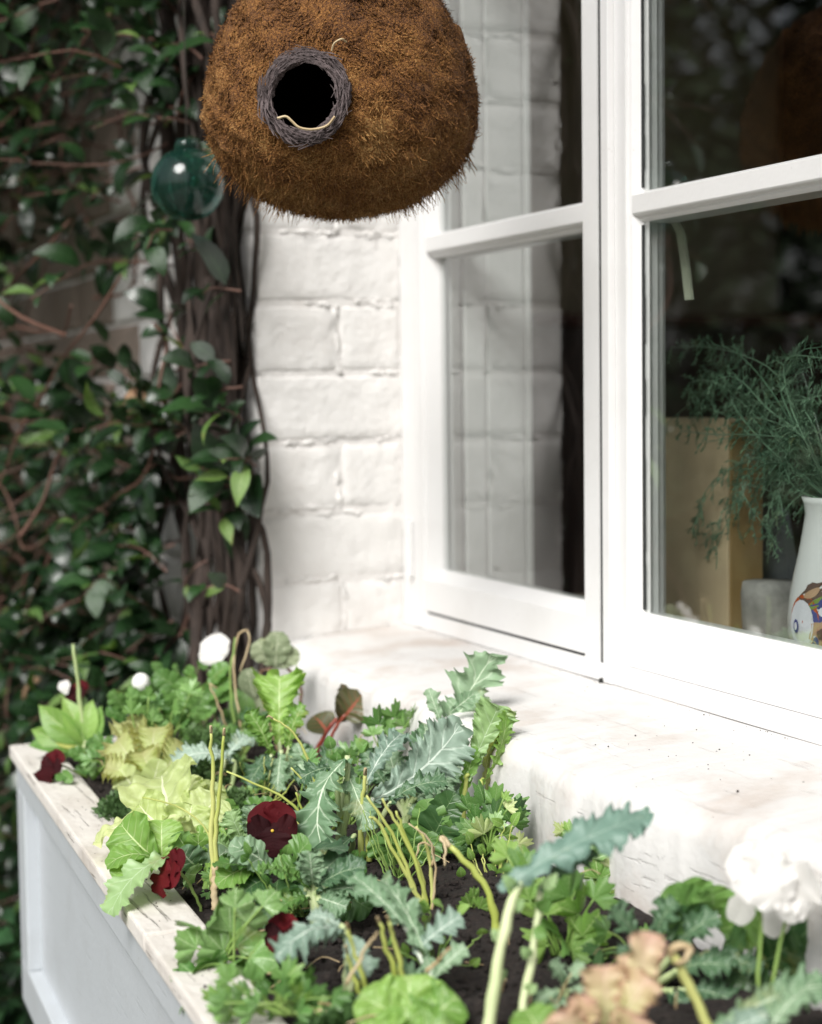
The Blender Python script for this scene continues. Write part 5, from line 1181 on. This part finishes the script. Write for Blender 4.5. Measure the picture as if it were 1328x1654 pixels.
q = MB(); q.tube(curve([NC+Vector((0, 0, NHU-.02)), NC+Vector((.003, 0, .6)), Vector((NC.x, NC.y, 2.099))], 10), .0022, 6); q.build('cord', S_TAN, nest)

# ------------------------------------------------------------------ glass fishing float
gm_, t, p, o = nmat('green_glass')
p.inputs['Base Color'].default_value = (.05, .20, .15, 1); p.inputs['Roughness'].default_value = .10
p.inputs['Transmission Weight'].default_value = .92; p.inputs['IOR'].default_value = 1.45
gc = at(303, 298, 2.02); gr = 59*2.02/FPX
fl = thing('glass_float', gc, 'dark green glass float ball hanging before the vine left of the nest', 'glass ball')
q = MB(); q.lathe([(gr*math.sin(math.pi*i/24), -gr*math.cos(math.pi*i/24)) for i in range(25)], 36, gc); q.build('glass_ball', gm_, fl, smooth=True)
q = MB(); q.lathe([(0, .010), (.012, .009), (.015, .0), (.011, -.004)], 16, gc+Vector((0, 0, gr))); q.build('glass_button', gm_, fl, smooth=True)
q = MB(); q.tube([gc+Vector((0, 0, gr)), Vector((gc.x+.01, gc.y, 2.099))], .0008, 5); q.build('cord', m_plain('dark_cord', (.03, .025, .02), .9, .2), fl)

# ------------------------------------------------------------------ climbing vine
BARK = m_plain('vine_bark', (.034, .023, .018), .9, .6, 26, .9, stretch=(3.5, 3.5, .5))
TWIG = m_stem('vine_twig', (.06, .025, .015), (.14, .07, .05), .7)
VL = m_leaf('vine_leaf', (.005, .018, .006), (.024, .066, .018), (.06, .12, .045), 6, .30, .10, veinw=.03, sidev=.25, spec=.6, lift=1)
VY = m_leaf('young_vine_leaf', (.05, .12, .02), (.13, .23, .045), (.3, .4, .14), 6, .35, .3, veinw=.04, sidev=.3)
VT = m_leaf('dead_vine_leaf', (.24, .13, .06), (.38, .25, .15), (.2, .12, .06), 6, .7, .2)
vine = thing('climbing_vine', (-.22, WY-.07, GZ), 'dense dark leaved climbing vine with twisted trunks covering the wall left of the window', 'vine')
vrg = random.Random(5)
TR = [(350, 0, .011, .012), (380, 0, .011, .010), (366, .012, .007, .018), (391, .003, .007, .014), (398, 0, .006, .014), (403, 0, .0045, .020), (340, .008, .008, .018), (358, .020, .006, .024), (384, .016, .0055, .024),
        (326, 0, .009, .018), (312, .004, .006, .028), (372, .022, .005, .028), (345, .018, .005, .026), (318, .014, .0045, .03), (407, 0, .0035, .022), (285, 0, .006, .03), (396, .012, .004, .020), (336, .024, .004, .03),
        (363, .004, .007, .02), (372, .012, .006, .022), (388, .02, .0035, .03), (350, .028, .0035, .034), (404, .006, .003, .026), (330, .012, .004, .03)]
for px, fy, r, amp in TR:
    yy = WY-r-.002-fy
    x0 = on_y(px, 700, max(yy, -.215)).x; p1_, p2_ = vrg.uniform(0, 6), vrg.uniform(0, 6); fr = vrg.uniform(4, 8)
    pts, rr = [], []; wx = wy_ = vx = vy = 0.0
    for k in range(91):
        z = GZ+(2.6)*k/90
        lean = -.030*max(0, (z-.05))*vrg.uniform(.9, 1.1)
        vx += vrg.gauss(0, .0042)-.10*wx-.12*vx; vy += vrg.gauss(0, .0022)-.10*wy_-.12*vy
        wx += vx*min(1, amp/.014); wy_ += vy*min(1, amp/.014)
        pts.append((min(x0+amp*math.sin(fr*z+p1_)+wx+lean, .045-r), min(yy-abs(amp*.7*math.cos(fr*z+p2_))*.8+wy_, WY-r-.001), z)); rr.append(r*(1+.18*math.sin(9*z+p1_)+.12*math.sin(23*z+p2_)+.10*vrg.uniform(-1, 1)))
    q = MB(); q.tube(pts, rr, 9); q.build('trunk', BARK, vine, smooth=True)
for k in range(26):                               # thin runners crossing the trunks
    z0 = vrg.uniform(-.3, .9); px0 = vrg.choice((330, 345, 360, 385, 395))
    A = on_y(px0, 700, -.222); A.z = z0
    P = [A]
    for i in range(6): P.append(P[-1]+Vector((vrg.uniform(-.03, .022), vrg.uniform(-.006, .006), vrg.uniform(.03, .11)*(1 if k % 3 else -1))))
    q = MB(); q.tube(curve(P, 18), vrg.uniform(.0016, .0034), 5); q.build('runner', BARK, vine, smooth=True)
lmeshes = [leaf_mesh('leaf', 1.0, vrg.uniform(.48, .62), VL, sd_(), prof='ovate', bend=vrg.uniform(.3, 1.0), fold=vrg.uniform(.1, .35), ruffle=.02, rf=2, nu=7, nv=1, sweep=.1) for i in range(6)]
ymeshes = [leaf_mesh('leaf', 1.0, .42, VY, sd_(), prof='lance', bend=.5, fold=.3, ruffle=.02, rf=2, nu=8, nv=2, sweep=.1) for i in range(2)]
tmeshes = [leaf_mesh('leaf', 1.0, .7, VT, sd_(), prof='ovate', bend=.9, fold=.3, ruffle=.08, rf=2, nu=8, nv=2, sweep=.1) for i in range(2)]
cand = []                                         # (base, tip, normal, mesh)
twq = MB()
def twig(P0, dv, L, n, sag=.5, step=None):
    pts = [P0.copy()]; d = dv.normalized(); k = max(5, int(L/.03)); 
    for i in range(k):
        d = (d+Vector((vrg.gauss(0, .16), vrg.gauss(0, .13), vrg.gauss(0, .16)-sag/k))).normalized()
        q_ = pts[-1]+d*L/k
        if q_.y > WY-.012: q_.y = WY-.012; d.y = -abs(d.y)*.4
        pts.append(q_)
    twq.tube(pts, [.0018*(1-.6*i/k) for i in range(k+1)], 4, False)
    for i in range(n):
        u_ = (i+.6)/n*k; a = int(min(u_, k-1)); c_ = pts[a].lerp(pts[a+1], u_-a); tg = (pts[a+1]-pts[a]).normalized()
        s0 = Vector((vrg.gauss(0, 1), vrg.gauss(0, 1), vrg.gauss(0, 1))).cross(tg).normalized()
        for sg in (-1, 1):
            l_ = vrg.choice((vrg.uniform(.020, .045), vrg.uniform(.04, .074)))*(1-.25*i/n)
            ld = (s0*sg*.9+tg*.55+Vector((.12, -.25, -.15))).normalized()
            nn = (Vector((vrg.gauss(.35, .35), vrg.gauss(-.5, .35), 1.0+vrg.gauss(0, .35)))).normalized()
            m_ = vrg.random(); me = vrg.choice(ymeshes) if (m_ < .05 or (i == n-1 and m_ < .22)) else vrg.choice(tmeshes) if m_ > .998 else vrg.choice(lmeshes)
            b0 = c_+ld*.006
            cand.append((b0, b0+ld*l_, nn, me))
def dens(x, z):
    if z > .72: return 1.0
    if z > .36: return .14 if x > -1.1 else .5
    if z > .30: return .4
    return 1.0
for i in range(1080):
    x = -.19-2.1*vrg.random()**1.2; z = vrg.uniform(GZ+.02, 1.75)
    if vrg.random() > dens(x, z): continue
    if x > -.30 and .30 < z < .62 and vrg.random() < .5: continue
    if x > -.30 and z < .1 and vrg.random() < .35: continue
    P0 = Vector((x, WY-.02-.05*vrg.random(), z))
    twig(P0, Vector((vrg.gauss(0, .5), -.55-.5*vrg.random(), vrg.gauss(.1, .5))), vrg.uniform(.12, .40)*(1 if x < -.5 else .62), vrg.randint(4, 8))
for i in range(300):                              # shaggy vine head under the eaves, added dense to block sky light
    twig(Vector((-.18-1.8*vrg.random(), WY-.03-.22*vrg.random(), vrg.uniform(.62, 1.9))), Vector((vrg.gauss(0, .5), -.9, vrg.gauss(-.1, .4))), vrg.uniform(.2, .42), vrg.randint(5, 9))
for i in range(150):                              # close dark growth beside the trunks
    z = vrg.uniform(GZ+.1, 1.7); px_ = vrg.uniform(225, 335) if z < .5 else vrg.uniform(240, 400)
    A = on_y(px_, 700, -.215-.06*vrg.random()); A.z = z
    if A.x > -.10: continue
    if .30 < z < .60 and vrg.random() < .75: continue
    twig(A, Vector((vrg.gauss(0, .5), -.35, vrg.gauss(.1, .6))), vrg.uniform(.06, .16), vrg.randint(3, 5))
for i in range(1): twig(on_y(278, 372, -.30), Vector((.2, -.5, .1)), .09, 3)   # around the glass ball
for i in range(16):                               # scattered leaves over the trunk tangle
    A = on_y(vrg.uniform(320, 395), 700, -.232); A.z = vrg.uniform(-.05, .75); twig(A, Vector((vrg.gauss(0, .4), -.5, vrg.gauss(0, .6))), .05, 2)
for i in range(6):                                # tuft growing from the trunks near the brick corner
    twig(on_y(385+i*7, 800-i*12, -.215), Vector((vrg.uniform(-.3, .8), -.5, vrg.uniform(-.3, .6))), .06, 3, .3)
for px, py in ((120, 770), (70, 760), (150, 830), (190, 690), (215, 640), (110, 640), (60, 950), (130, 960), (150, 900)):   # sprays nearer the camera
    A = on_y(px, py, -.46)
    if A.x < -.15: twig(A+Vector((-.05, .12, -.02)), Vector((.3, -.8, .15)), .17, 6, .3)
for i in range(80):                               # long bare arching runners
    x = vrg.uniform(-1.5, -.25); z = vrg.uniform(-.2, 1.0); P = [Vector((x, WY-.06-.25*vrg.random(), z))]
    d = Vector((vrg.gauss(.2, .6), vrg.gauss(0, .25), vrg.gauss(.2, .8))).normalized()
    for k in range(6):
        d = (d+Vector((vrg.gauss(0, .3), vrg.gauss(0, .2), vrg.gauss(-.05, .3)))).normalized(); q_ = P[-1]+d*.07; q_.y = min(q_.y, WY-.02); q_.x = min(q_.x, -.16); P.append(q_)
    twq.tube(curve(P, 18), vrg.uniform(.0013, .0026), 5)
twq.build('twigs', TWIG, vine); bpy.data.objects['twigs']['kind'] = 'stuff'
sc_ = []
for i, (b0, b1, nn, me) in enumerate(cand):
    x, y, t_ = pix(b0.lerp(b1, .5))
    vis = -30 < x < 470 and -30 < y < 1300
    sc_.append(((0 if vis else 10)+t_-((-b0.y)*.9), i))
sc_.sort(); top = set(i for _, i in sc_[:296])
rest = {}
for i, (b0, b1, nn, me) in enumerate(cand):
    L = (b1-b0).length
    if i in top:
        o_ = bpy.data.objects.new('leaf', me); COL.objects.link(o_); attach(o_, vine, frame(b0, b1, nn) @ Matrix.Scale(L, 4))
    else: rest.setdefault(me.name, (me, []))[1].append(np.array(frame(b0, b1, nn) @ Matrix.Scale(L, 4)))
CV, CF, CU, CM, off = [], [], [], [], 0
mats_ = [VL, VY, VT]
for nm, (me, Ms) in rest.items():
    nv_ = len(me.vertices); co = np.empty(nv_*3); me.vertices.foreach_get('co', co); co = np.c_[co.reshape(-1, 3), np.ones(nv_)]
    lv = np.empty(len(me.loops), int); me.loops.foreach_get('vertex_index', lv)
    uv = np.empty(len(me.loops)*2); me.uv_layers[0].data.foreach_get('uv', uv)
    mi = mats_.index(me.materials[0])
    for M in Ms:
        CV.append((co @ M.T)[:, :3]); CF.append(lv+off); CU.append(uv); CM.append(np.full(len(lv)//4, mi)); off += nv_
me = bpy.data.meshes.new('foliage'); V_ = np.concatenate(CV); F_ = np.concatenate(CF); U_ = np.concatenate(CU)
me.vertices.add(len(V_)); me.vertices.foreach_set('co', V_.ravel()); me.loops.add(len(F_)); me.loops.foreach_set('vertex_index', F_)
me.polygons.add(len(F_)//4); me.polygons.foreach_set('loop_start', np.arange(0, len(F_), 4)); me.polygons.foreach_set('loop_total', np.full(len(F_)//4, 4))
for m_ in mats_: me.materials.append(m_)
me.polygons.foreach_set('material_index', np.concatenate(CM).astype(np.int32))
ul = me.uv_layers.new(name='UVMap'); ul.data.foreach_set('uv', U_); me.update(calc_edges=True); me.shade_smooth()
tag(link('foliage', me, vine), kind='stuff')

# ------------------------------------------------------------------ plants on the ground beside the planter, and the garden the panes reflect
def leafy(name, loc, label, cat, n, rx, ry, h, mat, lmin, lmax, trunk=None, seed=0, flowers=None):
    th = thing(name, loc, label, cat, None); rg = np.random.default_rng(seed); q = MB(); loc = Vector(loc)
    cl = []
    for i in range(max(6, n//70)):
        u_ = rg.normal(0, 1, 3); u_ /= np.linalg.norm(u_)
        rr = rg.uniform(.35, 1)**.6
        cl.append(np.array([u_[0]*rx*rr, u_[1]*ry*rr, (trunk or 0)+h*.5+u_[2]*h*.5*rr]))
    for i in range(n):
        c = cl[rg.integers(len(cl))]+rg.normal(0, 1, 3)*np.array([rx, ry, h*.5])*.20
        if c[2] < .02: c[2] = .02+rg.random()*.1
        p_ = loc+Vector(c); d = Vector(rg.normal(0, 1, 3)); d.z = d.z*.5-.2; d.normalize(); L = rg.uniform(lmin, lmax)
        nn = Vector(rg.normal(0, .6, 3))+Vector((0, 0, 1)); sx = d.cross(nn).normalized()*L*.27; up_ = sx.cross(d).normalized()*L*.08
        q.add([p_, p_+d*L*.45+sx+up_, p_+d*L, p_+d*L*.45-sx+up_], [(0, 1, 2), (0, 2, 3)])
    tag(q.build('crown' if trunk else 'foliage', mat, th), kind='stuff')
    q = MB()
    if trunk:
        top_ = loc+Vector((.1, 0, trunk+h*.45)); q.tube(curve([loc-Vector((0, 0, .05)), loc+Vector((.04, .03, trunk*.6)), top_], 10), [trunk*.055*(1-.06*i) for i in range(11)], 9)
        for c in cl[:9]: q.tube(curve([loc+Vector((.03, .02, trunk*rg.uniform(.6, 1))), (loc+Vector((0, 0, trunk+h*.2)))*.5+(loc+Vector(c))*.5, loc+Vector(c)], 7), [trunk*.02*(1-.1*i) for i in range(8)], 6)
        q.build('trunk', BARK, th, smooth=True)
    else:
        for c in cl[:14]: q.tube(curve([loc, loc+Vector(c)*.5+Vector((0, 0, .03)), loc+Vector(c)], 6), .004, 5)
        q.build('stems', TWIG, th)
    return th
GL1 = m_plain('tree_foliage', (.026, .05, .016), .95, .5, 3); GL2 = m_plain('hedge_foliage', (.018, .036, .012), .95, .5, 5)
GL3 = m_plain('shrub_foliage', (.025, .07, .025), .4, .5, 20)
leafy('shrub', (-.42, -.58, GZ), 'dark green shrub on the ground behind the left end of planter', 'shrub', 1500, .22, .16, .62, GL3, .03, .06, seed=3)
leafy('shrub', (-.95, -.72, GZ), 'dark green shrub farther left beyond the planter end', 'shrub', 1600, .35, .2, .6, GL3, .03, .07, seed=4)
sb = leafy('shrub', (.25, -.70, GZ), 'low dark green shrub on the ground below planter front', 'shrub', 900, .3, .12, .25, GL3, .03, .05, seed=5)
for i, (x, y, h, s_) in enumerate(((-6.2, -8.5, 3.4, 6), (-6.6, -6.2, 3.8, 7), (-6.4, -4.2, 3.3, 8), (-6.8, -2.2, 3.6, 9), (-6.3, -.6, 3.2, 10))):
    leafy('hedge_shrub', (x, y, GZ), ('tall hedge bush farthest out in the garden', 'tall hedge bush second from the garden end', 'middle tall hedge bush in the garden row', 'tall hedge bush second from the house', 'tall hedge bush nearest the house')[i], 'hedge', 3800, 1.0, 1.35, h, GL2, .10, .2, seed=s_)
leafy('tree', (-9.5, -6.5, GZ), 'broad dark tree behind the middle of the garden hedge', 'tree', 5200, 2.2, 2.2, 3.6, GL1, .14, .28, trunk=2.2, seed=20)
leafy('tree', (-9.8, -1.8, GZ), 'dark tree behind the house end of the hedge', 'tree', 4600, 2.0, 2.0, 3.4, GL1, .14, .28, trunk=2.0, seed=21)
leafy('tree', (-8.5, -11.5, GZ), 'dark tree behind the far end of the hedge', 'tree', 4600, 2.2, 2.2, 3.8, GL1, .14, .28, trunk=2.2, seed=22)
